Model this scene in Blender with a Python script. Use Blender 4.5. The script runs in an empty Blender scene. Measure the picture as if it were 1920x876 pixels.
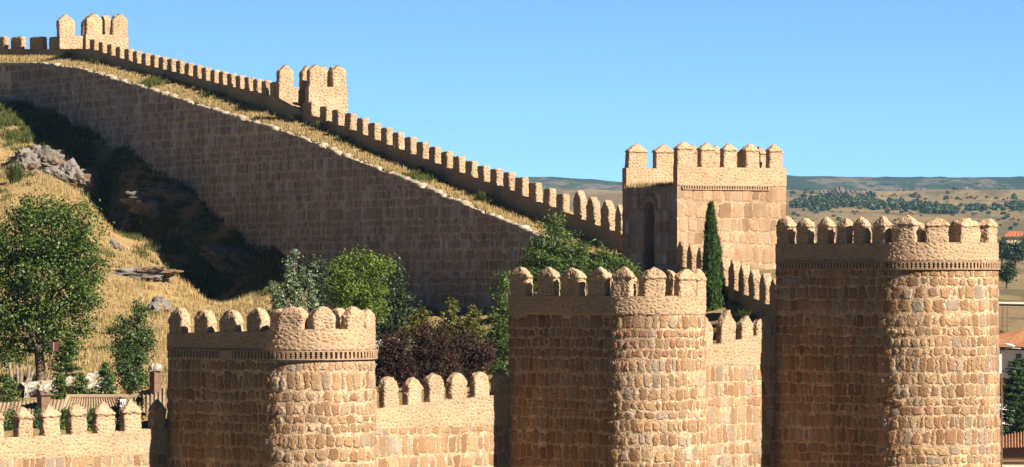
import bpy, math, random
import numpy as np
from mathutils import Vector, noise

random.seed(7); rng = np.random.default_rng(7)
R = math.radians
scene = bpy.context.scene
COL = scene.collection

# ------------------------------------------------------------------ camera, sky, sun, exposure
F, CX, HY = 8000.0, 960.0, 520.0          # focal length in photo pixels, centre column, eye-level row
cam_d = bpy.data.cameras.new('camera'); cam = bpy.data.objects.new('camera', cam_d); COL.objects.link(cam)
cam.location = (0, 0, 0); cam.rotation_euler = (R(90), 0, 0)
cam_d.sensor_width = 36.0; cam_d.lens = 36.0 * F / 1920.0
cam_d.shift_y = (HY - 438.0) / 1920.0 * -1.0 * -1.0
cam_d.clip_start = 1.0; cam_d.clip_end = 30000.0
scene.camera = cam

SUN_AZ, SUN_EL = 36.5, 33.0               # degrees from +X towards the viewer, and elevation
S = Vector((math.cos(R(SUN_AZ)) * math.cos(R(SUN_EL)), -math.sin(R(SUN_AZ)) * math.cos(R(SUN_EL)), math.sin(R(SUN_EL))))
sun_d = bpy.data.lights.new('sun', 'SUN'); sun_d.energy = 5.0; sun_d.angle = R(0.5); sun_d.color = (1.0, 0.885, 0.745)
sun = bpy.data.objects.new('sun', sun_d); COL.objects.link(sun)
sun.rotation_euler = S.to_track_quat('Z', 'Y').to_euler(); sun.location = (60, -40, 80)

world = bpy.data.worlds.new('World'); scene.world = world; world.use_nodes = True
wn = world.node_tree; wn.nodes.clear()
w_out = wn.nodes.new('ShaderNodeOutputWorld'); w_bg = wn.nodes.new('ShaderNodeBackground')
w_sky = wn.nodes.new('ShaderNodeTexSky'); w_sky.sky_type = 'NISHITA'; w_sky.sun_disc = False
w_sky.sun_elevation = R(SUN_EL); w_sky.sun_rotation = R(90 + SUN_AZ)
w_sky.altitude = 1100; w_sky.air_density = 1.0; w_sky.dust_density = 0.3; w_sky.ozone_density = 1.5
w_tc = wn.nodes.new('ShaderNodeTexCoord')
w_map = wn.nodes.new('ShaderNodeMapping'); w_map.inputs['Scale'].default_value = (1, 1, 4.0); w_map.inputs['Location'].default_value = (0, 0, 0.20)
wn.links.new(w_tc.outputs['Generated'], w_map.inputs['Vector'])
wn.links.new(w_map.outputs['Vector'], w_sky.inputs['Vector'])
# bluer than the model; horizon band boosted, higher sky dimmed to weaken ambient light
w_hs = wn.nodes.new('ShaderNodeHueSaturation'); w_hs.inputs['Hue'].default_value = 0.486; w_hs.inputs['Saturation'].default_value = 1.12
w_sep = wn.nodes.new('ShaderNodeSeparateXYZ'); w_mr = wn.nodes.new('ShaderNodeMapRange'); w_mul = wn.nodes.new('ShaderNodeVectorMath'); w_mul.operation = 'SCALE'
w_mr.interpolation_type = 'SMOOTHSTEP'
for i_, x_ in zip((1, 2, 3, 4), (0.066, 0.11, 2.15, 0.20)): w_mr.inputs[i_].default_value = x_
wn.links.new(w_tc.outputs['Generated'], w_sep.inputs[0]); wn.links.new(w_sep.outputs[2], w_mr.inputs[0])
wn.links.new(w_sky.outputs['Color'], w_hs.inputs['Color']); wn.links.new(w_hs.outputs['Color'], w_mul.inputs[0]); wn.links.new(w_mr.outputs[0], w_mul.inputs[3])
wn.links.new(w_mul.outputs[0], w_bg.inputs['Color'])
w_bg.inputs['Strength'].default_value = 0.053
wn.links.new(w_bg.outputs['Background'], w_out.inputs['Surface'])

scene.view_settings.view_transform = 'Standard'; scene.view_settings.look = 'None'
scene.view_settings.exposure = 1.55; scene.view_settings.gamma = 1.0
scene.view_settings.use_curve_mapping = False
scene.cycles.diffuse_bounces = 2; scene.cycles.transparent_max_bounces = 8

# ------------------------------------------------------------------ helpers
def P(px, py, Y):
    return np.array([(px - CX) / F * Y, Y, (HY - py) / F * Y])

def zof(py, Y):
    return (HY - py) / F * Y

class MB:
    """collects quads / polygons with per-vertex uv and builds ONE mesh object"""
    def __init__(self):
        self.v = []; self.uv = []; self.n = 0; self.ls = []; self.lt = []
    def raw(self, verts, faces, uv=None):
        verts = np.asarray(verts, float).reshape(-1, 3)
        if uv is None: uv = verts[:, [0, 2]]
        self.v.append(verts); self.uv.append(np.asarray(uv, float).reshape(-1, 2))
        if isinstance(faces, np.ndarray):
            self.ls.append((faces + self.n).ravel()); self.lt.append(np.full(len(faces), faces.shape[1]))
        else:
            self.ls.append(np.array([i + self.n for f in faces for i in f], int)); self.lt.append(np.array([len(f) for f in faces], int))
        self.n += len(verts)
    def grid(self, pos, uv=None, flip=False, wrap=False):
        r, c = pos.shape[:2]
        i = np.arange(r * c).reshape(r, c)
        if wrap: i = np.concatenate([i, i[:, :1]], 1)
        a, b, d, e = i[:-1, :-1], i[:-1, 1:], i[1:, 1:], i[1:, :-1]
        q = np.stack([a, b, d, e], -1).reshape(-1, 4)
        if flip: q = q[:, ::-1]
        self.raw(pos.reshape(-1, 3), q, None if uv is None else uv.reshape(-1, 2))
    def box(self, c, ax, ay, sx, sy, sz):
        """box centred at c, half sizes sx sy sz, plan axes ax ay"""
        c = np.array(c, float); ax = np.array([ax[0], ax[1], 0]); ay = np.array([ay[0], ay[1], 0]); az = np.array([0, 0, 1.0])
        for n_, u_, v_, hn, hu, hv in ((ax, ay, az, sx, sy, sz), (ay, ax, az, sy, sx, sz), (az, ax, ay, sz, sx, sy)):
            for s in (-1, 1):
                o = c + n_ * hn * s
                k = [o + u_ * hu * a + v_ * hv * b for a, b in ((-1, -1), (1, -1), (1, 1), (-1, 1))]
                if np.dot(np.cross(k[1] - k[0], k[2] - k[1]), n_ * s) < 0: k = k[::-1]
                uu = [(np.dot(p, u_) , np.dot(p, v_)) for p in k]
                self.raw(k, [(0, 1, 2, 3)], uu)
    def tube(self, pts, rad, n=8, cap=True):
        pts = [np.array(p, float) for p in pts]; rings = []
        for i, p in enumerate(pts):
            t = pts[min(i + 1, len(pts) - 1)] - pts[max(i - 1, 0)]; t /= (np.linalg.norm(t) + 1e-9)
            a = np.cross(t, [0.31, 0.95, 0.1] if abs(t[2]) > 0.7 else [0, 0, 1.0]); a /= np.linalg.norm(a); b = np.cross(t, a)
            th = np.linspace(0, 2 * math.pi, n, endpoint=False)
            rings.append(p + rad[i] * (np.cos(th)[:, None] * a + np.sin(th)[:, None] * b))
        self.grid(np.array(rings), None, wrap=True)
        if cap:
            self.raw(rings[-1], [tuple(range(n))]); self.raw(rings[0], [tuple(range(n))[::-1]])
    def build(self, name, mat, parent=None, origin=None, smooth=True):
        v = np.concatenate(self.v); uv = np.concatenate(self.uv)
        if parent is not None: org = np.array(parent['_o'])
        else: org = np.array(origin if origin is not None else (0, 0, 0), float)
        me = bpy.data.meshes.new(name)
        ls = np.concatenate(self.ls).astype(np.int32); lt = np.concatenate(self.lt).astype(np.int32)
        st = np.concatenate([[0], np.cumsum(lt)[:-1]]).astype(np.int32)
        me.vertices.add(len(v)); me.vertices.foreach_set('co', (v - org).astype(np.float32).ravel())
        me.loops.add(len(ls)); me.loops.foreach_set('vertex_index', ls)
        me.polygons.add(len(lt)); me.polygons.foreach_set('loop_start', st); me.polygons.foreach_set('loop_total', lt)
        ul = me.uv_layers.new(name='UVMap'); ul.data.foreach_set('uv', uv[ls].astype(np.float32).ravel())
        me.polygons.foreach_set('use_smooth', np.full(len(lt), smooth))
        me.update(calc_edges=True); me.validate()
        me.materials.append(mat)
        o = bpy.data.objects.new(name, me); COL.objects.link(o)
        if parent is not None: o.parent = parent
        else: o.location = org
        ORG[o.name] = tuple(org)
        o['_o'] = tuple(org)
        return o
ORG = {}

def tag(o, label=None, cat=None, group=None, kind=None):
    if label: o['label'] = label
    if cat: o['category'] = cat
    if group: o['group'] = group
    if kind: o['kind'] = kind
    return o

def thing(name, loc, label, cat, group=None):
    o = bpy.data.objects.new(name, None); COL.objects.link(o); o.location = tuple(loc)
    o.empty_display_size = 0.3
    o['_o'] = tuple(float(x) for x in loc)
    return tag(o, label, cat, group, 'thing')

# ------------------------------------------------------------------ node helpers / materials
class NT:
    def __init__(self, name):
        self.m = bpy.data.materials.new(name); self.m.use_nodes = True
        self.t = self.m.node_tree; self.t.nodes.clear()
        self.out = self.t.nodes.new('ShaderNodeOutputMaterial')
    def n(self, typ, **kw):
        nd = self.t.nodes.new(typ)
        for k, v in kw.items(): setattr(nd, k, v)
        return nd
    def put(self, sock, val):
        if hasattr(val, 'is_linked') or isinstance(val, bpy.types.NodeSocket): self.t.links.new(val, sock)
        else: sock.default_value = val
    def math(self, op, a, b=None, c=None, clamp=False):
        nd = self.n('ShaderNodeMath', operation=op); nd.use_clamp = clamp
        self.put(nd.inputs[0], a)
        if b is not None: self.put(nd.inputs[1], b)
        if c is not None: self.put(nd.inputs[2], c)
        return nd.outputs[0]
    def vmath(self, op, a, b=None):
        nd = self.n('ShaderNodeVectorMath', operation=op); self.put(nd.inputs[0], a)
        if b is not None:
            if op == 'SCALE': self.put(nd.inputs[3], b)
            else: self.put(nd.inputs[1], b)
        return nd.outputs[0]
    def xyz(self, x, y, z=0.0):
        nd = self.n('ShaderNodeCombineXYZ')
        for i, v in enumerate((x, y, z)): self.put(nd.inputs[i], v)
        return nd.outputs[0]
    def sep(self, v):
        nd = self.n('ShaderNodeSeparateXYZ'); self.put(nd.inputs[0], v); return nd.outputs
    def noise(self, vec, scale, detail=3, rough=0.55, dist=0.0, color=False):
        nd = self.n('ShaderNodeTexNoise'); self.put(nd.inputs['Vector'], vec)
        nd.inputs['Scale'].default_value = scale; nd.inputs['Detail'].default_value = detail
        nd.inputs['Roughness'].default_value = rough; nd.inputs['Distortion'].default_value = dist
        return nd.outputs['Color'] if color else nd.outputs['Fac']
    def ramp(self, fac, stops, interp='LINEAR'):
        nd = self.n('ShaderNodeValToRGB'); self.put(nd.inputs[0], fac); cr = nd.color_ramp; cr.interpolation = interp
        while len(cr.elements) < len(stops): cr.elements.new(0.5)
        for e, (p, c) in zip(cr.elements, stops): e.position = p; e.color = (c[0], c[1], c[2], 1)
        return nd.outputs[0]
    def mapr(self, v, a, b, c=0.0, d=1.0, smooth=True):
        nd = self.n('ShaderNodeMapRange'); nd.interpolation_type = 'SMOOTHSTEP' if smooth else 'LINEAR'
        self.put(nd.inputs[0], v)
        for i, x in zip((1, 2, 3, 4), (a, b, c, d)): self.put(nd.inputs[i], x)
        return nd.outputs[0]
    def mix(self, fac, a, b, blend='MIX'):
        nd = self.n('ShaderNodeMix', data_type='RGBA', blend_type=blend)
        self.put(nd.inputs[0], fac)
        for s, v in ((nd.inputs[6], a), (nd.inputs[7], b)):
            self.put(s, v if not isinstance(v, tuple) else (v[0], v[1], v[2], 1))
        return nd.outputs[2]
    def finish(self, color, rough=0.9, height=None, disp=0.05, mid=0.0, bump=None, transl=0.0, spec=0.15):
        b = self.n('ShaderNodeBsdfPrincipled')
        self.put(b.inputs['Base Color'], color if not isinstance(color, tuple) else (color[0], color[1], color[2], 1))
        self.put(b.inputs['Roughness'], rough); b.inputs['Specular IOR Level'].default_value = spec
        if bump is not None:
            bn = self.n('ShaderNodeBump'); self.put(bn.inputs['Height'], bump[0]); bn.inputs['Distance'].default_value = bump[1]
            bn.inputs['Strength'].default_value = 1.0
            self.t.links.new(bn.outputs[0], b.inputs['Normal'])
        sh = b.outputs[0]
        if transl > 0:
            tr = self.n('ShaderNodeBsdfTranslucent'); self.put(tr.inputs['Color'], color)
            mx = self.n('ShaderNodeMixShader'); mx.inputs[0].default_value = transl
            self.t.links.new(sh, mx.inputs[1]); self.t.links.new(tr.outputs[0], mx.inputs[2]); sh = mx.outputs[0]
        self.t.links.new(sh, self.out.inputs['Surface'])
        if height is not None:
            d = self.n('ShaderNodeDisplacement'); self.put(d.inputs['Height'], height)
            d.inputs['Midlevel'].default_value = mid; d.inputs['Scale'].default_value = disp
            self.t.links.new(d.outputs[0], self.out.inputs['Displacement'])
            self.m.displacement_method = 'BOTH'
        return self.m

WARM = [(0.0, (0.22, 0.115, 0.06)), (0.16, (0.36, 0.22, 0.12)), (0.32, (0.44, 0.30, 0.175)), (0.48, (0.33, 0.24, 0.16)),
        (0.62, (0.36, 0.34, 0.31)), (0.74, (0.46, 0.35, 0.22)), (0.86, (0.40, 0.215, 0.12)), (1.0, (0.27, 0.20, 0.15))]
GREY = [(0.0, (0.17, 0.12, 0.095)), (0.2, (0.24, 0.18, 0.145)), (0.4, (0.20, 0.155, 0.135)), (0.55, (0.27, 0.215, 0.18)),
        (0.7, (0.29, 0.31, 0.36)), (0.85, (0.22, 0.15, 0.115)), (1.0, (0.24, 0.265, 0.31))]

def sc_(pal, f): return [(p, (c[0] * f, c[1] * f, c[2] * f)) for p, c in pal]
WARM = [(p, tuple(f_ * 0.71 * (0.68 * a + 0.32 * b) for a, b, f_ in zip(c, (0.40, 0.275, 0.170), (1.05, 0.97, 0.89)))) for p, c in WARM]
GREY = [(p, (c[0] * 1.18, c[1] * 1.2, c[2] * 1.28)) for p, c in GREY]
WSOFT = [(p, tuple(0.58 * a + 0.42 * b for a, b in zip(c, (0.345, 0.238, 0.152)))) for p, c in WARM]

def masonry(name, rh, sw, pal, mortar, mw=0.026, disp=0.07, warp=0.13, redrow=None, contrast=1.0):
    """coursed field-stone wall: rows of upright rounded stones, pale mortar with chips between"""
    k = NT(name)
    uvn = k.n('ShaderNodeUVMap'); uvn.uv_map = 'UVMap'; uv = uvn.outputs[0]
    nw = k.noise(uv, 1.1, 2, 0.5, color=True); nw2 = k.noise(uv, 4.5, 2, 0.5, color=True)
    o1 = k.vmath('SCALE', k.vmath('SUBTRACT', nw, (0.5, 0.5, 0.5)), warp * 1.6)
    o2 = k.vmath('SCALE', k.vmath('SUBTRACT', nw2, (0.5, 0.5, 0.5)), warp * 1.9)
    w = k.vmath('ADD', k.vmath('ADD', uv, o1), o2)
    u, v, _ = k.sep(w)
    vv = k.math('ADD', v, k.math('MULTIPLY', k.math('SINE', k.math('MULTIPLY', v, 2.17)), 0.13))
    vv = k.math('ADD', vv, k.math('MULTIPLY', k.math('SINE', k.math('MULTIPLY', v, 5.31)), 0.05))
    vr = k.math('DIVIDE', vv, rh)
    row = k.math('FLOOR', vr); fv = k.math('FRACT', vr)
    wn_ = k.n('ShaderNodeTexWhiteNoise', noise_dimensions='1D'); k.put(wn_.inputs['W'], row); rr = wn_.outputs['Value']
    us = k.math('MULTIPLY', k.math('DIVIDE', u, sw), k.math('ADD', 0.75, k.math('MULTIPLY', rr, 0.6)))
    uw = k.math('ADD', us, k.math('MULTIPLY', rr, 913.7))
    # a little lean of the joints
    uw = k.math('ADD', uw, k.math('MULTIPLY', k.math('SUBTRACT', k.noise(k.xyz(uw, row), 0.9, 1), 0.5), k.math('MULTIPLY', fv, 0.9)))
    vo = k.n('ShaderNodeTexVoronoi', voronoi_dimensions='1D', feature='F1'); k.put(vo.inputs['W'], uw); vo.inputs['Scale'].default_value = 1.0; vo.inputs['Randomness'].default_value = 0.85
    ve = k.n('ShaderNodeTexVoronoi', voronoi_dimensions='1D', feature='DISTANCE_TO_EDGE'); k.put(ve.inputs['W'], uw); ve.inputs['Scale'].default_value = 1.0; ve.inputs['Randomness'].default_value = 0.85
    du = k.math('MULTIPLY', ve.outputs['Distance'], sw * 0.95)
    sr, sg, sb = k.sep(vo.outputs['Color'])
    lo_ = k.math('SUBTRACT', fv, k.math('MULTIPLY', k.mapr(sb, 0.45, 1.0), 0.08)); hi_ = k.math('SUBTRACT', k.math('SUBTRACT', 1.0, k.math('MULTIPLY', k.mapr(sg, 0.45, 1.0), 0.20)), fv)
    dv = k.math('MULTIPLY', k.math('MINIMUM', lo_, hi_), rh)
    ed = k.n('ShaderNodeMath', operation='SMOOTH_MIN'); k.put(ed.inputs[0], du); k.put(ed.inputs[1], dv); ed.inputs[2].default_value = 0.13
    e = ed.outputs[0]
    e = k.math('SUBTRACT', e, k.math('MULTIPLY', k.mapr(sr, 0.88, 0.97), 0.06))
    nf = k.noise(uv, 9, 4, 0.6); nm = k.noise(uv, 2.6, 3, 0.6); nl = k.noise(uv, 0.33, 3, 0.6)
    e = k.math('ADD', e, k.math('MULTIPLY', k.math('SUBTRACT', nf, 0.5), 0.05))
    stone = k.mapr(e, mw * 0.55, mw * 1.25)
    dome = k.mapr(e, mw * 0.3, mw + 0.075)
    # chips in the mortar
    v2 = k.n('ShaderNodeTexVoronoi', voronoi_dimensions='2D', feature='F1'); k.put(v2.inputs['Vector'], w); v2.inputs['Scale'].default_value = 8.5
    v2e = k.n('ShaderNodeTexVoronoi', voronoi_dimensions='2D', feature='DISTANCE_TO_EDGE'); k.put(v2e.inputs['Vector'], w); v2e.inputs['Scale'].default_value = 8.5
    cr, cg, cb = k.sep(v2.outputs['Color'])
    chip = k.math('MULTIPLY', k.mapr(v2e.outputs['Distance'], 0.08, 0.18), k.mapr(cg, 0.30, 0.35))
    tone = k.math('ADD', sr, k.math('MULTIPLY', k.math('SUBTRACT', nm, 0.5), 0.10))
    sc = k.ramp(k.math('FRACT', k.math('ADD', tone, 10.0)), pal)
    if redrow is not None:
        zc, zw = redrow
        band = k.math('SUBTRACT', 1.0, k.mapr(k.math('ABSOLUTE', k.math('SUBTRACT', v, zc)), zw * 0.8, zw * 1.15))
        sc = k.mix(k.math('MULTIPLY', band, k.math('MULTIPLY', k.mapr(sg, 0.5, 0.6), 0.75)), sc, (0.25, 0.105, 0.066))
    val = k.math('ADD', 0.66, k.math('MULTIPLY', nf, 0.42)); val = k.math('MULTIPLY', val, k.math('ADD', 0.62, k.math('MULTIPLY', nl, 0.78)))
    val = k.math('MULTIPLY', val, k.math('ADD', 0.8, k.math('MULTIPLY', sg, 0.35)))
    sc = k.mix(1.0, sc, k.xyz(val, val, val), 'MULTIPLY')
    mval = k.math('ADD', 0.65, k.math('MULTIPLY', nm, 0.6))
    mc = k.mix(1.0, mortar, k.xyz(mval, mval, mval), 'MULTIPLY')
    mc = k.mix(k.math('MULTIPLY', chip, 0.75), mc, k.ramp(cr, pal))
    col = k.mix(stone, mc, sc)
    ft = k.mapr(k.noise(uv, 24, 3, 0.7), 0.32, 0.68, 0.70, 1.26); col = k.mix(1.0, col, k.xyz(ft, ft, ft), 'MULTIPLY')
    st = k.noise(k.vmath('MULTIPLY', uv, (1.0, 0.14, 1.0)), 0.9, 5, 0.65)      # rain streaks and old patching
    sv = k.mapr(st, 0.38, 0.62, 0.82, 1.08); col = k.mix(1.0, col, k.xyz(sv, sv, sv), 'MULTIPLY')
    h = k.math('MULTIPLY', dome, k.math('ADD', 0.22, k.math('MULTIPLY', sg, 0.55)))
    h = k.math('ADD', h, k.math('MULTIPLY', k.math('MULTIPLY', chip, k.math('SUBTRACT', 1.0, stone)), 0.35))
    h = k.math('ADD', h, k.math('MULTIPLY', k.math('ADD', nf, nm), 0.55))
    return k.finish(col, 0.92, height=h, disp=disp, mid=0.7)

def rubble(name, size, pal, mortar, mw=0.05, disp=0.045, bare=0.4):
    """irregular small rubble laid in much mortar"""
    k = NT(name)
    uvn = k.n('ShaderNodeUVMap'); uvn.uv_map = 'UVMap'; uv = uvn.outputs[0]
    nw = k.noise(uv, 3.0, 2, 0.5, color=True)
    w = k.vmath('ADD', uv, k.vmath('SCALE', k.vmath('SUBTRACT', nw, (0.5, 0.5, 0.5)), 0.22))
    w = k.vmath('MULTIPLY', w, (0.85, 1.15, 1.0))
    a = k.n('ShaderNodeTexVoronoi', voronoi_dimensions='2D', feature='F1'); k.put(a.inputs['Vector'], w); a.inputs['Scale'].default_value = 1 / size
    b = k.n('ShaderNodeTexVoronoi', voronoi_dimensions='2D', feature='DISTANCE_TO_EDGE'); k.put(b.inputs['Vector'], w); b.inputs['Scale'].default_value = 1 / size
    r_, g_, b_ = k.sep(a.outputs['Color'])
    nf = k.noise(uv, 11, 4, 0.6); nm = k.noise(uv, 2.2, 3, 0.6); nl = k.noise(uv, 0.4, 3, 0.6)
    e = k.math('ADD', b.outputs['Distance'], k.math('MULTIPLY', k.math('SUBTRACT', nf, 0.5), 0.16))
    e = k.math('SUBTRACT', e, k.math('MULTIPLY', k.mapr(nm, 0.40, 0.68), bare * 0.30))
    stone = k.mapr(e, 0.05, 0.13); dome = k.mapr(e, 0.02, 0.36)
    val = k.math('MULTIPLY', k.math('ADD', 0.70, k.math('MULTIPLY', nf, 0.5)), k.math('ADD', 0.66, k.math('MULTIPLY', nl, 0.68)))
    sc = k.mix(1.0, k.ramp(r_, pal), k.xyz(val, val, val), 'MULTIPLY')
    mc = k.mix(1.0, mortar, k.xyz(val, val, val), 'MULTIPLY')
    col = k.mix(stone, mc, sc)
    h = k.math('ADD', k.math('MULTIPLY', dome, k.math('ADD', 0.4, k.math('MULTIPLY', g_, 0.8))), k.math('MULTIPLY', nf, 0.5))
    return k.finish(col, 0.93, height=h, disp=disp, mid=0.5)

MORT = (0.47, 0.338, 0.218)
M_tower_a = masonry('tower_stone', 0.50, 0.37, WARM, MORT, disp=0.085)
M_tower_b = masonry('tower_stone_red_course', 0.53, 0.37, WARM, MORT, disp=0.085, redrow=(-2.95, 0.75))
M_tower_c = masonry('tower_stone_large', 0.55, 0.40, WARM, MORT, disp=0.095)
M_square = masonry('square_tower_stone', 0.85, 0.66, WSOFT, (0.37, 0.265, 0.172), disp=0.06)
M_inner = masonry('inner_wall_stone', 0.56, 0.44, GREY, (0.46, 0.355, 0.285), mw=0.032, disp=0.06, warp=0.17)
M_curtain = masonry('curtain_stone', 0.70, 0.48, WARM, (0.42, 0.303, 0.197), mw=0.035, disp=0.06)
M_rubble = rubble('parapet_rubble', 0.21, WSOFT, (0.355, 0.252, 0.162), bare=0.35, disp=0.028)
M_rubble_f = rubble('merlon_rubble', 0.19, WSOFT, (0.37, 0.265, 0.172), disp=0.028, bare=0.4)
M_rubble_far = rubble('upper_parapet_rubble', 0.26, WSOFT, (0.33, 0.238, 0.153), disp=0.04, bare=0.7)
M_rubble_top = rubble('upper_turret_rubble', 0.26, WSOFT, (0.37, 0.265, 0.17), disp=0.04, bare=0.8)
M_lowwall = rubble('garden_wall_rubble', 0.42, [(0, (0.28, 0.26, 0.23)), (0.5, (0.36, 0.325, 0.28)), (1, (0.23, 0.19, 0.14))], (0.20, 0.17, 0.13), disp=0.08, bare=0.1)

def simple(name, stops, scale=2.0, rough=0.9, bump=0.02, coord='Object', detail=5, spec=0.15):
    k = NT(name); tc = k.n('ShaderNodeTexCoord'); v = tc.outputs[coord]
    n1 = k.noise(v, scale, detail, 0.62)
    col = k.ramp(n1, stops)
    return k.finish(col, rough, bump=(k.noise(v, scale * 2.5, 5, 0.65), bump), spec=spec)

M_brick = simple('cornice_brick', [(0.3, (0.24, 0.155, 0.098)), (0.7, (0.35, 0.24, 0.155))], 6, bump=0.02)
M_coping = simple('coping_stone', [(0.3, (0.20, 0.165, 0.125)), (0.7, (0.40, 0.345, 0.275))], 3, bump=0.04)
M_rock = None
def rock_mat(name, base, dark, tint):
    k = NT(name); tc = k.n('ShaderNodeTexCoord'); v = tc.outputs['Object']
    a = k.noise(v, 1.1, 6, 0.65, 0.6); b = k.noise(v, 5, 5, 0.7); c = k.noise(v, 0.6, 3, 0.6)
    col = k.ramp(a, [(0.3, dark), (0.5, base), (0.72, tuple(min(1, x * 1.3) for x in base))])
    col = k.mix(k.mapr(c, 0.52, 0.66), col, tint)
    h = k.math('ADD', a, k.math('MULTIPLY', b, 0.4))
    return k.finish(col, 0.9, bump=(h, 0.25))
M_rock = rock_mat('granite', (0.165, 0.15, 0.135), (0.045, 0.038, 0.032), (0.17, 0.11, 0.06))
M_bark = simple('bark', [(0.35, (0.05, 0.037, 0.025)), (0.65, (0.13, 0.10, 0.075))], 5, bump=0.03)
M_palebark = simple('pale_bark', [(0.35, (0.10, 0.08, 0.062)), (0.65, (0.23, 0.19, 0.15))], 5, bump=0.02)

def leafmat(name, c0, c1, transl=0.30, rough=0.5, spec=0.35):
    k = NT(name); g = k.n('ShaderNodeNewGeometry')
    col = k.ramp(g.outputs['Random Per Island'], [(0.0, c0), (1.0, c1)])
    return k.finish(col, rough, transl=transl, spec=spec)
L_big = leafmat('leaf_elm', (0.028, 0.055, 0.009), (0.085, 0.14, 0.020), 0.22)
L_light = leafmat('leaf_light', (0.06, 0.105, 0.010), (0.14, 0.20, 0.022), 0.3)
L_poplar = leafmat('leaf_poplar', (0.03, 0.06, 0.016), (0.08, 0.13, 0.04), 0.2, 0.5, 0.25)
L_white = leafmat('leaf_white_poplar', (0.045, 0.085, 0.025), (0.25, 0.30, 0.19), 0.25, 0.5, 0.3)
L_dark = leafmat('leaf_dark', (0.02, 0.035, 0.015), (0.05, 0.075, 0.025), 0.2)
L_plum = leafmat('leaf_plum', (0.018, 0.020, 0.010), (0.066, 0.024, 0.022), 0.2, 0.6, 0.2)
L_yellow = leafmat('leaf_yellow_green', (0.05, 0.06, 0.008), (0.15, 0.15, 0.025), 0.3)
L_cedar = leafmat('needle_cedar', (0.045, 0.085, 0.016), (0.125, 0.185, 0.045), 0.25)
L_cypress = leafmat('needle_cypress', (0.02, 0.05, 0.010), (0.06, 0.11, 0.022), 0.15)
L_ivy = leafmat('leaf_ivy', (0.03, 0.08, 0.02), (0.08, 0.16, 0.04), 0.25)
L_far = leafmat('leaf_far', (0.025, 0.05, 0.022), (0.06, 0.095, 0.04), 0.15)
G_straw = leafmat('straw', (0.24, 0.17, 0.072), (0.46, 0.36, 0.18), 0.30, 0.7, 0.1)
G_green = leafmat('weed_green', (0.04, 0.058, 0.014), (0.12, 0.13, 0.035), 0.3, 0.6, 0.1)

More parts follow.
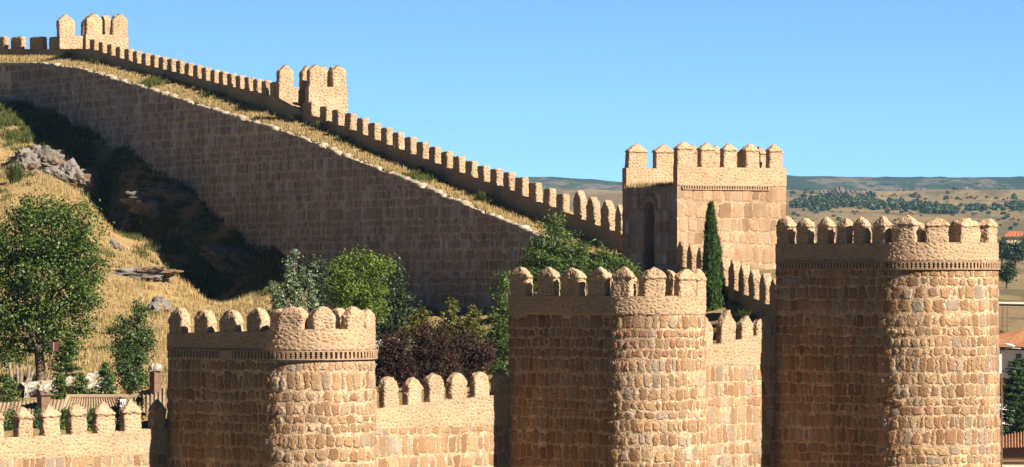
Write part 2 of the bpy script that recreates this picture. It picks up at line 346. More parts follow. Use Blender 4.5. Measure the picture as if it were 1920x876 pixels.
# ------------------------------------------------------------------ masonry builders
def merlon(parent, c, ax, ay, w, t, hb, hc, style, mat, seed, base=0.06, label=None, amp=0.058):
    hc = hc * (1 + 0.10 * math.sin(seed * 12.9898)); w = w * (1 + 0.05 * math.sin(seed * 7.77))
    """c = centre at sill level; ax along the wall, ay outward; hb body height, hc cap height"""
    mb = MB(); hx, hy = w / 2, t / 2
    lev = []
    nb = max(4, int((hb + base) / 0.10))
    for i in range(nb + 1): lev.append((-base + (hb + base) * i / nb, 1, 1))
    if style == 'round':
        for i in range(1, 10):
            s = i / 9.0; lev.append((hb + hc * s, max(0.0, 1 - s ** 1.9) ** 0.62 + 0.05, 1 - 0.40 * s ** 3))
    elif style == 'dome':
        lev.append((hb + 0.005, 1.07, 1.09)); lev.append((hb + 0.06, 1.07, 1.09))
        for i in range(1, 8):
            s = i / 7.0; lev.append((hb + 0.06 + (hc - 0.06) * s, 1.03 * (1 - s ** 1.5) + 0.10 * s, 1.03 - 0.55 * s ** 1.6))
    elif style == 'pyramid':
        lev.append((hb + 0.005, 1.08, 1.12)); lev.append((hb + 0.07, 1.08, 1.12))
        for i in range(1, 7):
            s = i / 6.0; lev.append((hb + 0.07 + (hc - 0.07) * s, 1.05 * (1 - s) + 0.08, 1.08 * (1 - s) + 0.12))
    elif style == 'gable':
        for i in range(1, 8):
            s = i / 7.0; lev.append((hb + hc * s, 1.0 * (1 - s ** 1.15) + 0.07, 1.0 - 0.06 * s))
    elif style == 'point':
        for i in range(1, 8):
            s = i / 7.0; lev.append((hb + hc * s, 1.0 - 0.55 * s ** 1.4, (1 - s ** 1.2) * 1.0 + 0.10))
    else:  # flat block with slightly weathered top
        lev.append((hb + hc * 0.5, 0.97, 0.97)); lev.append((hb + hc, 0.86, 0.85))
    nx, ny = 7, 5
    per = [(-1 + 2 * i / nx, -1) for i in range(nx)] + [(1, -1 + 2 * i / ny) for i in range(ny)] + \
          [(1 - 2 * i / nx, 1) for i in range(nx)] + [(-1, 1 - 2 * i / ny) for i in range(ny)]
    arc = np.concatenate([[0], np.cumsum([2 * hx / nx] * nx + [2 * hy / ny] * ny + [2 * hx / nx] * nx + [2 * hy / ny] * ny)])
    pos = []; uv = []
    axv = np.array([ax[0], ax[1], 0]); ayv = np.array([ay[0], ay[1], 0])
    per.append(per[0])
    rs = random.Random(seed); tilt = (rs.uniform(-.05, .05), rs.uniform(-.02, .02)); u0 = rs.uniform(0, 40)
    so = Vector((seed * 3.17 % 97, seed * 1.7 % 53, 0))
    for (z, fx, fy) in lev:
        rp = []; ru = []
        for j, (a, b) in enumerate(per):
            cx_ = a * hx * fx; cy_ = b * hy * fy
            if abs(a) > 0.99 and abs(b) > 0.99: cx_ *= 0.97; cy_ *= 0.95
            q = Vector((cx_, cy_, z))
            g = amp * min(1.0, max(0.15, (z + base) / 0.35))
            nv = noise.noise_vector(q * 2.3 + so) * (g * 0.9) + noise.noise_vector(q * 6.5 + so * 1.3) * (g * 0.8)
            cx2 = cx_ + nv.x + tilt[0] * z; cy2 = cy_ + nv.y * 0.7 + tilt[1] * z; z2 = z + (nv.z if z > hb * 0.9 else 0)
            rp.append(np.array(c) + axv * cx2 + ayv * cy2 + np.array([0, 0, z2])); ru.append((u0 + arc[j], z + u0))
        pos.append(rp); uv.append(ru)
    pos = np.array(pos); uv = np.array(uv)
    # ax x ay orientation: keep normals outward
    flip = (ax[0] * ay[1] - ax[1] * ay[0]) < 0
    mb.grid(pos, uv, flip=flip)
    last = pos[-1][:-1]; cen = last.mean(0) + np.array([0, 0, 0.02])
    n_ = len(last)
    fs = [(i, (i + 1) % n_, n_) if not flip else ((i + 1) % n_, i, n_) for i in range(n_)]
    mb.raw(np.vstack([last, cen]), fs, np.vstack([uv[-1][:-1], uv[-1][:-1].mean(0)]))
    o = mb.build('merlon', mat, parent)
    if label: o['label'] = label
    return o

class Outline:
    """plan curve: arrays x,y,nx,ny,s (outward normals)"""
    def __init__(self, pts, nrm):
        self.p = np.array(pts); self.n = np.array(nrm)
        d = np.linalg.norm(np.diff(self.p, axis=0), axis=1)
        self.s = np.concatenate([[0], np.cumsum(d)])
    def at(self, s):
        p = np.array([np.interp(s, self.s, self.p[:, 0]), np.interp(s, self.s, self.p[:, 1])])
        n = np.array([np.interp(s, self.s, self.n[:, 0]), np.interp(s, self.s, self.n[:, 1])]); n /= np.linalg.norm(n)
        return p, n
    def s_of_px(self, px, smin=0, smax=1e9):
        x = CX + F * self.p[:, 0] / self.p[:, 1]
        m = (self.s >= smin) & (self.s <= smax)
        xs, ss = x[m], self.s[m]; o = np.argsort(xs)
        return float(np.interp(px, xs[o], ss[o]))

def skin(mb, ol, zs, offs, u0=0.0, uvv=None, i0=0, i1=None):
    """vertical skin along the outline; offs(z)->offset outward"""
    p = ol.p[i0:i1]; n = ol.n[i0:i1]; s = ol.s[i0:i1]
    pos = np.zeros((len(zs), len(p), 3)); uv = np.zeros((len(zs), len(p), 2))
    for i, z in enumerate(zs):
        o = offs(z)
        pos[i, :, :2] = p + n * o; pos[i, :, 2] = z
        uv[i, :, 0] = s + u0; uv[i, :, 1] = z
    mb.grid(pos, uv)

def ring_top(mb, ol, z, o_out, o_in, jit=0.0):
    n_ = 5; pos = np.zeros((n_, len(ol.p), 3)); uv = np.zeros((n_, len(ol.p), 2))
    for i, f in enumerate(np.linspace(0, 1, n_)):
        o = o_out + (o_in - o_out) * f
        pos[i, :, :2] = ol.p + ol.n * o; pos[i, :, 2] = z; uv[i, :, 0] = ol.s; uv[i, :, 1] = z + f * abs(o_out - o_in)
    mb.grid(pos, uv)

def levels(z0, zd, z1, step=0.06):
    a = list(np.arange(z0, zd, 1.0)); b = list(np.linspace(zd, z1, int((z1 - zd) / step) + 1))
    return a + b

def d_outline(J, Ls, Rr, g, back=0.0, step=0.06):
    nx = np.array([math.cos(g), -math.sin(g)]); m = np.array([-math.sin(g), -math.cos(g)])
    C = J - Rr * m
    pts = []; nr = []
    L = Ls + back
    for k in np.linspace(L, 0, int(L / step) + 1)[:-1]: pts.append(J - nx * k); nr.append(m)
    a0 = math.atan2(m[1], m[0]); na = int(math.pi * Rr / step)
    for a in np.linspace(a0, a0 + math.pi, na + 1):
        d = np.array([math.cos(a), math.sin(a)]); pts.append(C + d * Rr); nr.append(d)
    K = C - Rr * m
    for k in np.linspace(0, L, int(L / 0.25) + 1)[1:]: pts.append(C + (-m) * Rr - nx * k); nr.append(-m)
    return Outline(pts, nr), C, m, nx, L

def cornice_band(parent, ol, z0, z1, s0, s1, gaps=(), rows=3, pitch=0.2, off=0.04):
    mb = MB(); h = (z1 - z0); sl = 0.045
    for (a, b) in ((z0, z0 + sl), (z1 - sl, z1)):
        ss = np.arange(s0, s1, 0.12); P_ = [ol.at(s) for s in ss]
        for oo, zz in ((0, 0),):
            pos = np.array([[np.append(p + n * (off + 0.0), a) for p, n in P_], [np.append(p + n * (off + 0.09), a) for p, n in P_],
                            [np.append(p + n * (off + 0.09), b) for p, n in P_], [np.append(p + n * (off + 0.0), b) for p, n in P_]])
            mb.grid(pos)
    rh = (h - 2 * sl) / rows
    s = s0
    while s < s1:
        skip = any(a <= s <= b for a, b in gaps)
        p, n = ol.at(s); t = np.array([-n[1], n[0]])
        if not skip:
            for r in range(rows):
                zc = z0 + sl + rh * (r + 0.5); w = pitch * 0.27 * random.uniform(0.85, 1.15)
                c = np.append(p + n * (off + 0.03 + random.uniform(-.01, .01)), zc)
                mb.box(c, t, n, w, 0.06, rh * 0.40)
        else:
            c = np.append(p + n * (off + 0.035), (z0 + z1) / 2); mb.box(c, t, n, pitch * 0.5, 0.06, h * 0.47)
        s += pitch
    return mb.build('cornice', M_brick, parent, smooth=False)

G45 = R(45.0)
def d_tower(name, label, Jpx, JY, Ls, Rr, z_bot, z_cor0, z_cor1, sill_fn, flat_m, arc_m, right_m, style, mat, t=0.48, gaps_px=(), rows=3, cornice=True, batter=0.012, hb=0.75, seed=0, peak_px=(0, 0)):
    J = np.array([(Jpx - CX) / F * JY, JY])
    ol, C, m, nx, L = d_outline(J, Ls, Rr, G45)
    base = (C[0], C[1], z_bot)
    T = thing(name, base, label, 'tower', 'towers along the front wall')
    ztop = z_cor1
    mb = MB()
    zs = levels(z_bot, -9.6, ztop)
    nvis = int(np.argmax(ol.s > L + Rr * math.pi)) or len(ol.p)
    skin(mb, ol, zs, lambda z: batter * (ztop - z), u0=seed * 17.3)
    mb.build('wall', mat, T)
    # parapet
    sA = L; sB = L + math.pi * Rr
    mb = MB()
    # sill height varies along the outline
    sil = np.array([sill_fn(s, sA, sB) for s in ol.s])
    nz = 18
    pos = np.zeros((nz, len(ol.p), 3)); uv = np.zeros((nz, len(ol.p), 2))
    for i, f in enumerate(np.linspace(0, 1, nz)):
        pos[i, :, :2] = ol.p + ol.n * (0.045 if i else 0.0); pos[i, :, 2] = ztop + (sil - ztop) * f
        uv[i, :, 0] = ol.s + seed * 7; uv[i, :, 1] = pos[i, :, 2]
    mb.grid(pos, uv)
    zf = ztop - 0.1
    for (o0, z0f, o1, z1f) in ((0.045, 1, 0.045 - t, 1), (0.045 - t, 1, 0.045 - t, 0)):
        n_ = 6; pos = np.zeros((n_, len(ol.p), 3)); uv = np.zeros((n_, len(ol.p), 2))
        for i, f in enumerate(np.linspace(0, 1, n_)):
            o = o0 + (o1 - o0) * f; zz = z0f + (z1f - z0f) * f
            pos[i, :, :2] = ol.p + ol.n * o; pos[i, :, 2] = zf + (sil - zf) * zz
            uv[i, :, 0] = ol.s; uv[i, :, 1] = pos[i, :, 2] + f * 0.5 * (z0f == z1f)
        mb.grid(pos, uv)
    # ends at the open back
    for e in (0, -1):
        p = ol.p[e]; n = ol.n[e]
        q = [np.append(p + n * 0.045, zf), np.append(p + n * (0.045 - t), zf), np.append(p + n * (0.045 - t), sil[e]), np.append(p + n * 0.045, sil[e])]
        mb.raw(q, [(0, 1, 2, 3) if e else (3, 2, 1, 0)])
    mb.build('parapet', M_rubble, T)
    # platform
    mb = MB(); inner = ol.p - ol.n * 0.2
    half = len(inner) // 2
    a = inner[:half]; b = inner[::-1][:half]
    idx = np.linspace(0, half - 1, 40).astype(int)
    # floor strip between matching points of the two sides
    sa = np.linspace(0, ol.s[-1] / 2, 60)
    A = np.array([ol.at(s)[0] - ol.at(s)[1] * 0.2 for s in sa]); B = np.array([ol.at(ol.s[-1] - s)[0] - ol.at(ol.s[-1] - s)[1] * 0.2 for s in sa])
    pos = np.zeros((60, 2, 3)); pos[:, 0, :2] = A; pos[:, 1, :2] = B; pos[:, :, 2] = zf + 0.02
    mb.grid(pos); mb.build('platform', M_coping, T)
    if cornice:
        gp = [(ol.s_of_px(a, 0, sA + 2), ol.s_of_px(b, 0, sA + 2)) for a, b in gaps_px]
        cornice_band(T, ol, z_cor0, z_cor1, 0.3, sB, gp, rows)
    # merlons
    k = 0
    for (lst, lo, hi) in ((flat_m, 0.0, sA + 0.3), (arc_m, sA - 0.1, L + Rr * math.pi * 0.745)):
        for (a, b, pk, sl) in lst:
            s0 = ol.s_of_px(a, lo, hi); s1 = ol.s_of_px(b, lo, hi); sc = (s0 + s1) / 2; w = max(0.55, s1 - s0)
            p, n = ol.at(sc); tn = np.array([-n[1], n[0]])
            cc = p + n * (0.045 - t / 2 - 0.01)
            zs_ = sill_fn(sc, sA, sB); zp = zof(pk, p[1])
            H = zp - zs_; hc = H * (1 - hb)
            merlon(T, np.append(cc, zs_), tn, n, w, t * 0.96, H * hb, hc, style, M_rubble_f, seed * 50 + k); k += 1
    for f in right_m:
        s = sB + f * L
        p, n = ol.at(s); tn = np.array([-n[1], n[0]]); cc = p + n * (0.045 - t / 2 - 0.01); zs_ = sill_fn(s, sA, sB)
        H = right_m[f]
        merlon(T, np.append(cc, zs_), tn, n, 0.85, t * 0.96, H * hb, H * (1 - hb), style, M_rubble_f, seed * 50 + k); k += 1
    return T, ol

# left tower
def lin(a, b, f): return a + (b - a) * max(0.0, min(1.0, f))
d_tower('round_tower', 'sandstone tower nearest the left edge, with rounded ear-shaped merlons and a broken brick band', 500, 173.4, 6.17, 2.53, -17,
        zof(674, 174), zof(657, 174), lambda s, a, b: lin(zof(626, 177), zof(620, 174), s / a) if s < a else zof(617, 173.5),
        [(316, 343, 579, 622), (365, 391, 581, 622), (412, 441, 582, 622), (463, 491, 576, 620)],
        [(519, 569, 573, 616), (587, 629, 572, 615), (652, 681, 572, 615), (686, 701, 578, 615)],
        {0.16: 0.85, 0.36: 0.8, 0.55: 0.8, 0.75: 0.75}, 'round', M_tower_a, t=0.50, gaps_px=((414, 438),), hb=0.36, seed=1)
# middle tower
d_tower('round_tower', 'middle sandstone tower with dome-capped merlons and a reddish course, no brick band', 1143, 187.5, 6.24, 2.50, -17,
        zof(596, 188), zof(591, 188), lambda s, a, b: zof(555, 188),
        [(956, 990, 499, 555), (1006, 1040, 499, 555), (1054, 1088, 501, 555), (1102, 1134, 502, 555)],
        [(1147, 1184, 501, 555), (1207, 1247, 502, 555), (1273, 1303, 505, 555), (1307, 1321, 507, 555)],
        {0.15: 1.1, 0.36: 1.1, 0.56: 1.05, 0.76: 1.0}, 'dome', M_tower_b, t=0.42, cornice=False, hb=0.62, seed=2)
# right tower
d_tower('round_tower', 'largest sandstone tower at the right corner, toothed brick band and rows of capped merlons', 1655, 200.0, 6.66, 3.30, -18,
        zof(505.5, 200), zof(490.5, 200), lambda s, a, b: zof(457, 203) if s < a else zof(455, 200),
        [(1456, 1479, 407, 457), (1493, 1516, 410, 457), (1532, 1553, 409, 457), (1568, 1587, 411, 457), (1600, 1622, 408, 457), (1637, 1660, 406, 457)],
        [(1682, 1717, 403, 457), (1737, 1778, 407, 455), (1800, 1836, 408, 455), (1852, 1868, 408, 455)],
        {0.12: 1.15, 0.30: 1.1, 0.48: 1.1, 0.66: 1.1, 0.84: 1.1}, 'dome', M_tower_c, t=0.56, gaps_px=((1653, 1658),), hb=0.64, seed=3)

# ---------------- front curtain walls (one straight line in plan, normal (0.707,-0.707))
WD = np.array([0.7071, 0.7071]); WN = np.array([0.7071, -0.7071]); W0 = np.array([12.67, 204.7])
def wall_s(px):   # signed run along WD from W0 for the photo column
    k = (px - CX) / F
    # W0x + .7071 s = k (W0y + .7071 s)
    return (k * W0[1] - W0[0]) / (0.7071 * (1 - k))
def front_wall(name, label, px0, px1, sills, mers, style, hb, seed, z_bot=-17, t=0.42, mat=None):
    s0, s1 = wall_s(px0), wall_s(px1)
    base = W0 + WD * (s0 + s1) / 2
    T = thing(name, (base[0], base[1], z_bot), label, 'wall', 'curtain walls between the front towers')
    ss = np.arange(s0, s1 + 0.03, 0.07)
    pts = W0 + ss[:, None] * WD
    pxs = CX + F * pts[:, 0] / pts[:, 1]
    sil = np.array([np.interp(x, [a for a, _ in sills], [b for _, b in sills]) for x in pxs]); sil = (HY - sil) / F * pts[:, 1]
    ol = Outline(pts, np.tile(WN, (len(pts), 1)))
    split = sil.min() - 0.9
    mb = MB(); skin(mb, ol, levels(z_bot, -9.6, split, 0.07), lambda z: 0.008 * (split - z), u0=seed * 31.7)
    mb.build('wall', mat or M_curtain, T)
    mb = MB(); nz = 16
    pos = np.zeros((nz, len(pts), 3)); uv = np.zeros((nz, len(pts), 2))
    for i, f in enumerate(np.linspace(0, 1, nz)):
        pos[i, :, :2] = pts + WN * (0.02 if i else 0); pos[i, :, 2] = split + (sil - split) * f; uv[i, :, 0] = ss + seed * 9; uv[i, :, 1] = pos[i, :, 2]
    mb.grid(pos, uv)
    prof = [(0.02, 0), (0.02 - t, 0), (0.02 - t, -1.3), (-2.4, -1.3), (-2.4, -4.5)]
    for (a, za), (b, zb) in zip(prof[:-1], prof[1:]):
        n_ = 5; pos = np.zeros((n_, len(pts), 3)); uv = np.zeros((n_, len(pts), 2))
        for i, f in enumerate(np.linspace(0, 1, n_)):
            pos[i, :, :2] = pts + WN * (a + (b - a) * f); pos[i, :, 2] = sil + za + (zb - za) * f
            uv[i, :, 0] = ss; uv[i, :, 1] = (za + a) + (zb - za + b - a) * f
        mb.grid(pos, uv)
    mb.build('parapet', M_rubble, T)
    for k, (a, b, pk) in enumerate(mers):
        sa, sb = wall_s(a), wall_s(b); sc = (sa + sb) / 2; w = sb - sa
        p = W0 + WD * sc; z = np.interp(sc, ss, sil); H = zof(pk, p[1]) - z
        merlon(T, np.append(p + WN * (0.02 - t / 2 - 0.01), z), WD, WN, w, t * 0.95, H * hb, H * (1 - hb), style, M_rubble_f, seed * 40 + k)
    return T
front_wall('curtain_wall', 'low sunlit stone wall with pyramid-capped merlons, left of the first tower', -130, 330,
           [(-130, 826), (0, 821), (95, 817), (200, 812), (285, 804), (330, 803)],
           [(-117, -87, 764), (-66, -37, 764), (-16, 8, 764), (35, 63, 763), (84, 115, 759), (135, 164, 756), (184.5, 216, 755), (235, 267, 752), (288, 312, 750)], 'pyramid', 0.60, 4)
front_wall('curtain_wall', 'low stone wall with six round-headed merlons between the left and middle towers', 690, 975,
           [(690, 768), (712, 766), (757, 760.5), (800, 754.5), (842, 748.5), (884, 746), (925, 741), (975, 738)],
           [(688, 707, 718), (722, 750, 705), (765, 792, 708), (806, 834, 697.5), (849, 876, 696.5), (891, 918, 695.5), (932, 958, 695)], 'round', 0.50, 5)
front_wall('curtain_wall', 'short stone wall with pointed merlons between the middle and right towers', 1285, 1480,
           [(1285, 652), (1346, 646), (1385, 638), (1416, 630), (1480, 626)],
           [(1311, 1338, 597), (1354, 1379, 585), (1393, 1413, 594), (1420, 1446, 593)], 'gable', 0.55, 6)

# ---------------- upper wall climbing the hill
A0 = np.array([6.55, 255.6]); DD = np.array([-0.454, 0.891]); ON = np.array([0.891, 0.454])      # run direction (uphill), outward
WW = 2.5
def t_of(px, off=0.0):
    k = (px - CX) / F; a = A0 + ON * off
    return (k * a[1] - a[0]) / (DD[0] - k * DD[1])
def upt(t, off=0.0): return A0 + DD * t + ON * off
foot_pts = [(110, 104), (160, 111), (300, 141), (400, 170), (500, 206), (600, 236), (700, 284), (800, 325), (900, 366), (1000, 408), (1060, 434), (1170, 478)]
inner_pts = [(0, 119), (85, 119), (150, 128), (250, 158), (350, 190), (430, 215), (500, 237), (560, 255), (640, 290), (700, 312), (760, 337), (850, 375), (900, 395), (960, 420), (1010, 441), (1090, 476), (1170, 505)]
base_pts = [(110, 205), (180, 246), (250, 270), (330, 330), (400, 400), (450, 430), (520, 465), (600, 505), (740, 560), (900, 590), (1010, 590), (1170, 560)]
sill_pts = [(110, 92), (170, 92), (250, 117), (330, 136), (400, 155), (470, 171), (523, 184), (575, 213), (600, 222), (650, 240), (740, 277), (840, 315), (900, 338), (943, 351), (1000, 376), (1060, 398), (1080, 408), (1097, 414), (1120, 424), (1165, 440)]
peak_pts = [(110, 68), (168, 73), (250, 96), (330, 114), (400, 132), (470, 147), (523, 157), (566, 188), (575, 191), (650, 212), (740, 248), (840, 288), (900, 311), (943, 321), (1000, 344), (1060, 368)]
def zline(pts, px, Y):
    return zof(np.interp(px, [a for a, _ in pts], [b for _, b in pts]), Y)
tt = np.linspace(-2, t_of(108), 700)
px_in = np.array([CX + F * upt(t, -WW)[0] / upt(t, -WW)[1] for t in tt]); px_out = np.array([CX + F * upt(t)[0] / upt(t)[1] for t in tt])
Zin = np.array([zline(inner_pts, x, upt(t, -WW)[1]) for x, t in zip(px_in, tt)])
Zft = np.array([zline(foot_pts, x, upt(t)[1]) for x, t in zip(px_out, tt)])
Zsl = np.array([zline(sill_pts, x, upt(t)[1]) for x, t in zip(px_out, tt)])
Zbs = np.array([zline(base_pts, x, upt(t, -WW)[1]) for x, t in zip(px_in, tt)])
# smooth the walk so it reads as one slope
def smooth(a, n=25):
    k = np.ones(n) / n; b = np.pad(a, n // 2, mode='edge'); return np.convolve(b, k, 'valid')[:len(a)]
Zin = smooth(Zin); Zft = smooth(Zft); Zbs = smooth(Zbs, 41)
def Zi(t): return np.interp(t, tt, Zin)
def Zf(t): return np.interp(t, tt, Zft)
def Zs(t): return np.interp(t, tt, Zsl)

PT = 0.5
def upper_section(label, px0, px1, mers, style_fn, seed, extra_mat=None):
    t1, t0 = t_of(px0), t_of(px1)          # t grows to the left
    mid = upt((t0 + t1) / 2, -1)
    T = thing('city_wall', (mid[0], mid[1], float(np.interp((t0 + t1) / 2, tt, Zbs)) - 2), label, 'wall', 'city wall sections climbing the hill')
    ts = np.linspace(t0, t1, int((t1 - t0) / 0.14) + 2)
    # inner face (faces the viewer)
    mb = MB(); nz = 64
    pos = np.zeros((nz, len(ts), 3)); uv = np.zeros((nz, len(ts), 2))
    zt = np.interp(ts, tt, Zin) - 0.1; zb = np.interp(ts, tt, Zbs) - 2.5
    pi = np.array([upt(t, -WW) for t in ts])
    for i, f in enumerate(np.linspace(0, 1, nz)):
        zz = zb + (zt - zb) * f
        pos[i, :, :2] = pi - ON * (0.02 * (zt - zz))[:, None]; pos[i, :, 2] = zz; uv[i, :, 0] = -ts; uv[i, :, 1] = zz + 0.0 * ts
    mb.grid(pos, uv, flip=True); mb.build('inner_face', M_inner, T)
    # coping
    mb = MB(); so = Vector((seed, 0, 0)); rings = []
    for t in np.linspace(t0, t1, int((t1 - t0) / 0.16) + 2):
        z = Zi(t); r = []; cs = noise.cell(Vector((t / 0.8 + seed * 9, 0.5, 0.5))); gap = 1.0 if (t / 0.8) % 1.0 > 0.16 else 0.0
        for (o, h) in ((-0.08 - .05 * cs, -0.12), (-0.10 - .05 * cs, -0.05 + gap * (0.07 + 0.10 * cs)), (0.28 + .25 * cs, -0.03 + gap * (0.08 + 0.10 * cs)), (0.34 + .25 * cs, -0.12)):
            nv = noise.noise_vector(Vector((t * 2.2, o * 3, h * 3)) + so) * 0.10
            p = upt(t, -WW + o + nv.x); r.append((p[0], p[1], z + h + nv.z))
        rings.append(r)
    mb.grid(np.array(rings), None, wrap=True, flip=False); mb.build('coping', M_coping, T)
    # walk surface, parapet, outer face
    mb = MB(); n_ = 7; pos = np.zeros((n_, len(ts), 3))
    for i, f in enumerate(np.linspace(0, 1, n_)):
        q = np.array([upt(t, -WW + 0.4 + (WW - 0.4) * f) for t in ts]); pos[i, :, :2] = q
        pos[i, :, 2] = np.interp(ts, tt, Zin) * (1 - f) + np.interp(ts, tt, Zft) * f
    mb.grid(pos, None); mb.build('wall_walk', M_earth, T)
    mb = MB(); prof_i = [(0, 'f'), (0, 's'), (PT, 's'), (PT, 'b')]
    zsl = np.interp(ts, tt, Zsl); zft = np.interp(ts, tt, Zft) - 0.3; zob = zft - 14
    def col(c): return {'f': zft, 's': zsl, 'b': zob}[c]
    for (a, ca), (b, cb) in zip(prof_i[:-1], prof_i[1:]):
        m_ = 10; pos = np.zeros((m_, len(ts), 3)); uv = np.zeros((m_, len(ts), 2))
        for i, f in enumerate(np.linspace(0, 1, m_)):
            q = np.array([upt(t, a + (b - a) * f) for t in ts]); pos[i, :, :2] = q; pos[i, :, 2] = col(ca) * (1 - f) + col(cb) * f
            uv[i, :, 0] = -ts; uv[i, :, 1] = pos[i, :, 2] + (a + (b - a) * f)
        mb.grid(pos, uv, flip=True)
    mb.build('parapet', M_rubble_far, T)
    for k, (a, b, pk) in enumerate(mers):
        ta, tb = t_of(a), t_of(b); tc = (ta + tb) / 2; w = abs(ta - tb); p = upt(tc, PT / 2)
        z = Zs(tc); zp = zof(pk if pk else np.interp((a + b) / 2, [q for q, _ in peak_pts], [q for _, q in peak_pts]), p[1])
        st, hb = style_fn(k)
        H = max(0.5, zp - z)
        merlon(T, np.append(p, z), -DD, ON, w, PT * 0.97, H * hb, H * (1 - hb), st, M_rubble_far if not extra_mat else extra_mat, seed * 60 + k, base=0.25, amp=0.03)
    return T

def earth_mat():
    k = NT('dry_earth'); tc = k.n('ShaderNodeTexCoord'); v = tc.outputs['Object']
    a = k.noise(v, 0.5, 6, 0.65); b = k.noise(v, 4, 5, 0.7); c = k.noise(v, 0.16, 3, 0.6)
    col = k.ramp(a, [(0.25, (0.10, 0.065, 0.03)), (0.45, (0.25, 0.17, 0.075)), (0.7, (0.34, 0.245, 0.11))])
    col = k.mix(k.mapr(c, 0.52, 0.7), col, (0.10, 0.09, 0.035))
    col = k.mix(k.math('MULTIPLY', b, 0.5), col, (0.24, 0.17, 0.08))
    return k.finish(col, 0.95, bump=(k.math('ADD', a, b), 0.15))
M_earth = earth_mat()

# merlon face columns of the two long flights: dark inner faces between bright end faces
m2 = []
edges2 = [567, 599, 622, 645, 668, 690, 713, 735.5, 758, 780.5, 803.5, 826, 849, 872, 895, 918, 943, 965, 991, 1017, 1042]
for i, x in enumerate(edges2):
    nxt = edges2[i + 1] if i + 1 < len(edges2) else 1068
    m2.append((x + (0 if i else 0), x + (nxt - x) * 0.52, None))
m2 += [(1075, 1088, 357), (1099, 1113, 369), (1125, 1141, 376), (1152, 1164, 386)]
upper_section('weathered city wall flight descending from the lower open turret to the square tower', 566, 1172, m2,
              lambda k: ('block', 0.90) if k < 21 else ('gable', 0.62), 11)
edges1 = [160] + [168 + 16.1 * i for i in range(22)]
m1 = [(x, x + 8.2, None) for x in edges1[1:]]
upper_section('weathered city wall flight between the two open turrets on the hillside', 112, 566, m1, lambda k: ('block', 0.9), 12)

# crest section, turning to face the viewer
A3 = upt(t_of(110), -WW); E0 = np.array([-0.72, 0.694]); N0 = np.array([0.694, 0.72])
def crest():
    T = thing('city_wall', (A3[0] - 4, A3[1] + 2, 8), 'level city wall stretch at the hill crest, far left, with square merlons', 'wall', 'city wall sections climbing the hill')
    L = 14.0; ss = np.linspace(-0.6, L, 110)
    inn = np.array([A3 + E0 * s for s in ss]); par = np.array([A3 + ON * WW + E0 * s + N0 * 0.0 for s in ss])
    zi = np.array([zof(119, p[1]) for p in inn]); zf = np.array([zof(103, p[1]) for p in par]); zs = np.array([zof(92, p[1]) for p in par])
    zb = np.array([zof(240, p[1]) for p in inn])
    mb = MB(); nz = 40; pos = np.zeros((nz, len(ss), 3)); uv = np.zeros((nz, len(ss), 2))
    for i, f in enumerate(np.linspace(0, 1, nz)):
        pos[i, :, :2] = inn; pos[i, :, 2] = zb + (zi - zb) * f; uv[i, :, 0] = -ss; uv[i, :, 1] = pos[i, :, 2]
    mb.grid(pos, uv, flip=True); mb.build('inner_face', M_inner, T)
    mb = MB(); pos = np.zeros((5, len(ss), 3))
    for i, f in enumerate(np.linspace(0, 1, 5)): pos[i, :, :2] = inn * (1 - f) + par * f; pos[i, :, 2] = zi * (1 - f) + zf * f
    mb.grid(pos); mb.build('wall_walk', M_earth, T)
    mb = MB()
    for (a, za, b, zb_) in ((0, zf - 0.3, 0, zs), (0, zs, PT, zs), (PT, zs, PT, zf - 12)):
        pos = np.zeros((6, len(ss), 3)); uv = np.zeros((6, len(ss), 2))
        for i, f in enumerate(np.linspace(0, 1, 6)):
            pos[i, :, :2] = par + N0 * (a + (b - a) * f); pos[i, :, 2] = za * (1 - f) + zb_ * f; uv[i, :, 0] = -ss; uv[i, :, 1] = pos[i, :, 2] + a
        mb.grid(pos, uv, flip=True)
    mb.build('parapet', M_rubble_far, T)
    mb = MB(); rings = []
    for s in np.linspace(-0.5, L, 60):
        q = A3 + E0 * s; z = zof(119, q[1]); r = []
        for (o, h) in ((-0.08, -0.12), (-0.1, 0.08), (0.4, 0.1), (0.45, -0.12)):
            nv = noise.noise_vector(Vector((s * 2.2, o * 3, h * 3 + 9))) * 0.07; r.append((q[0] + N0[0] * o + nv.x, q[1] + N0[1] * o, z + h + nv.z))
        rings.append(r)
    mb.grid(np.array(rings), None, wrap=True); mb.build('coping', M_coping, T)
    ppx = CX + F * par[:, 0] / par[:, 1]
    for k, (a, b) in enumerate(((-52, -25), (-16, 9), (20, 40), (56, 80), (91, 108))):
        o_ = np.argsort(ppx); sa, sb = np.interp(a, ppx[o_], ss[o_]), np.interp(b, ppx[o_], ss[o_]); sc = (sa + sb) / 2
        p = A3 + ON * WW + E0 * sc + N0 * PT / 2; z = zof(92, p[1]); H = zof(69.5, p[1]) - z
        merlon(T, np.append(p, z), -E0, N0, abs(sb - sa), PT * 0.97, H * 0.9, H * 0.1, 'block', M_rubble_far, 700 + k, base=0.2, amp=0.03)
crest()

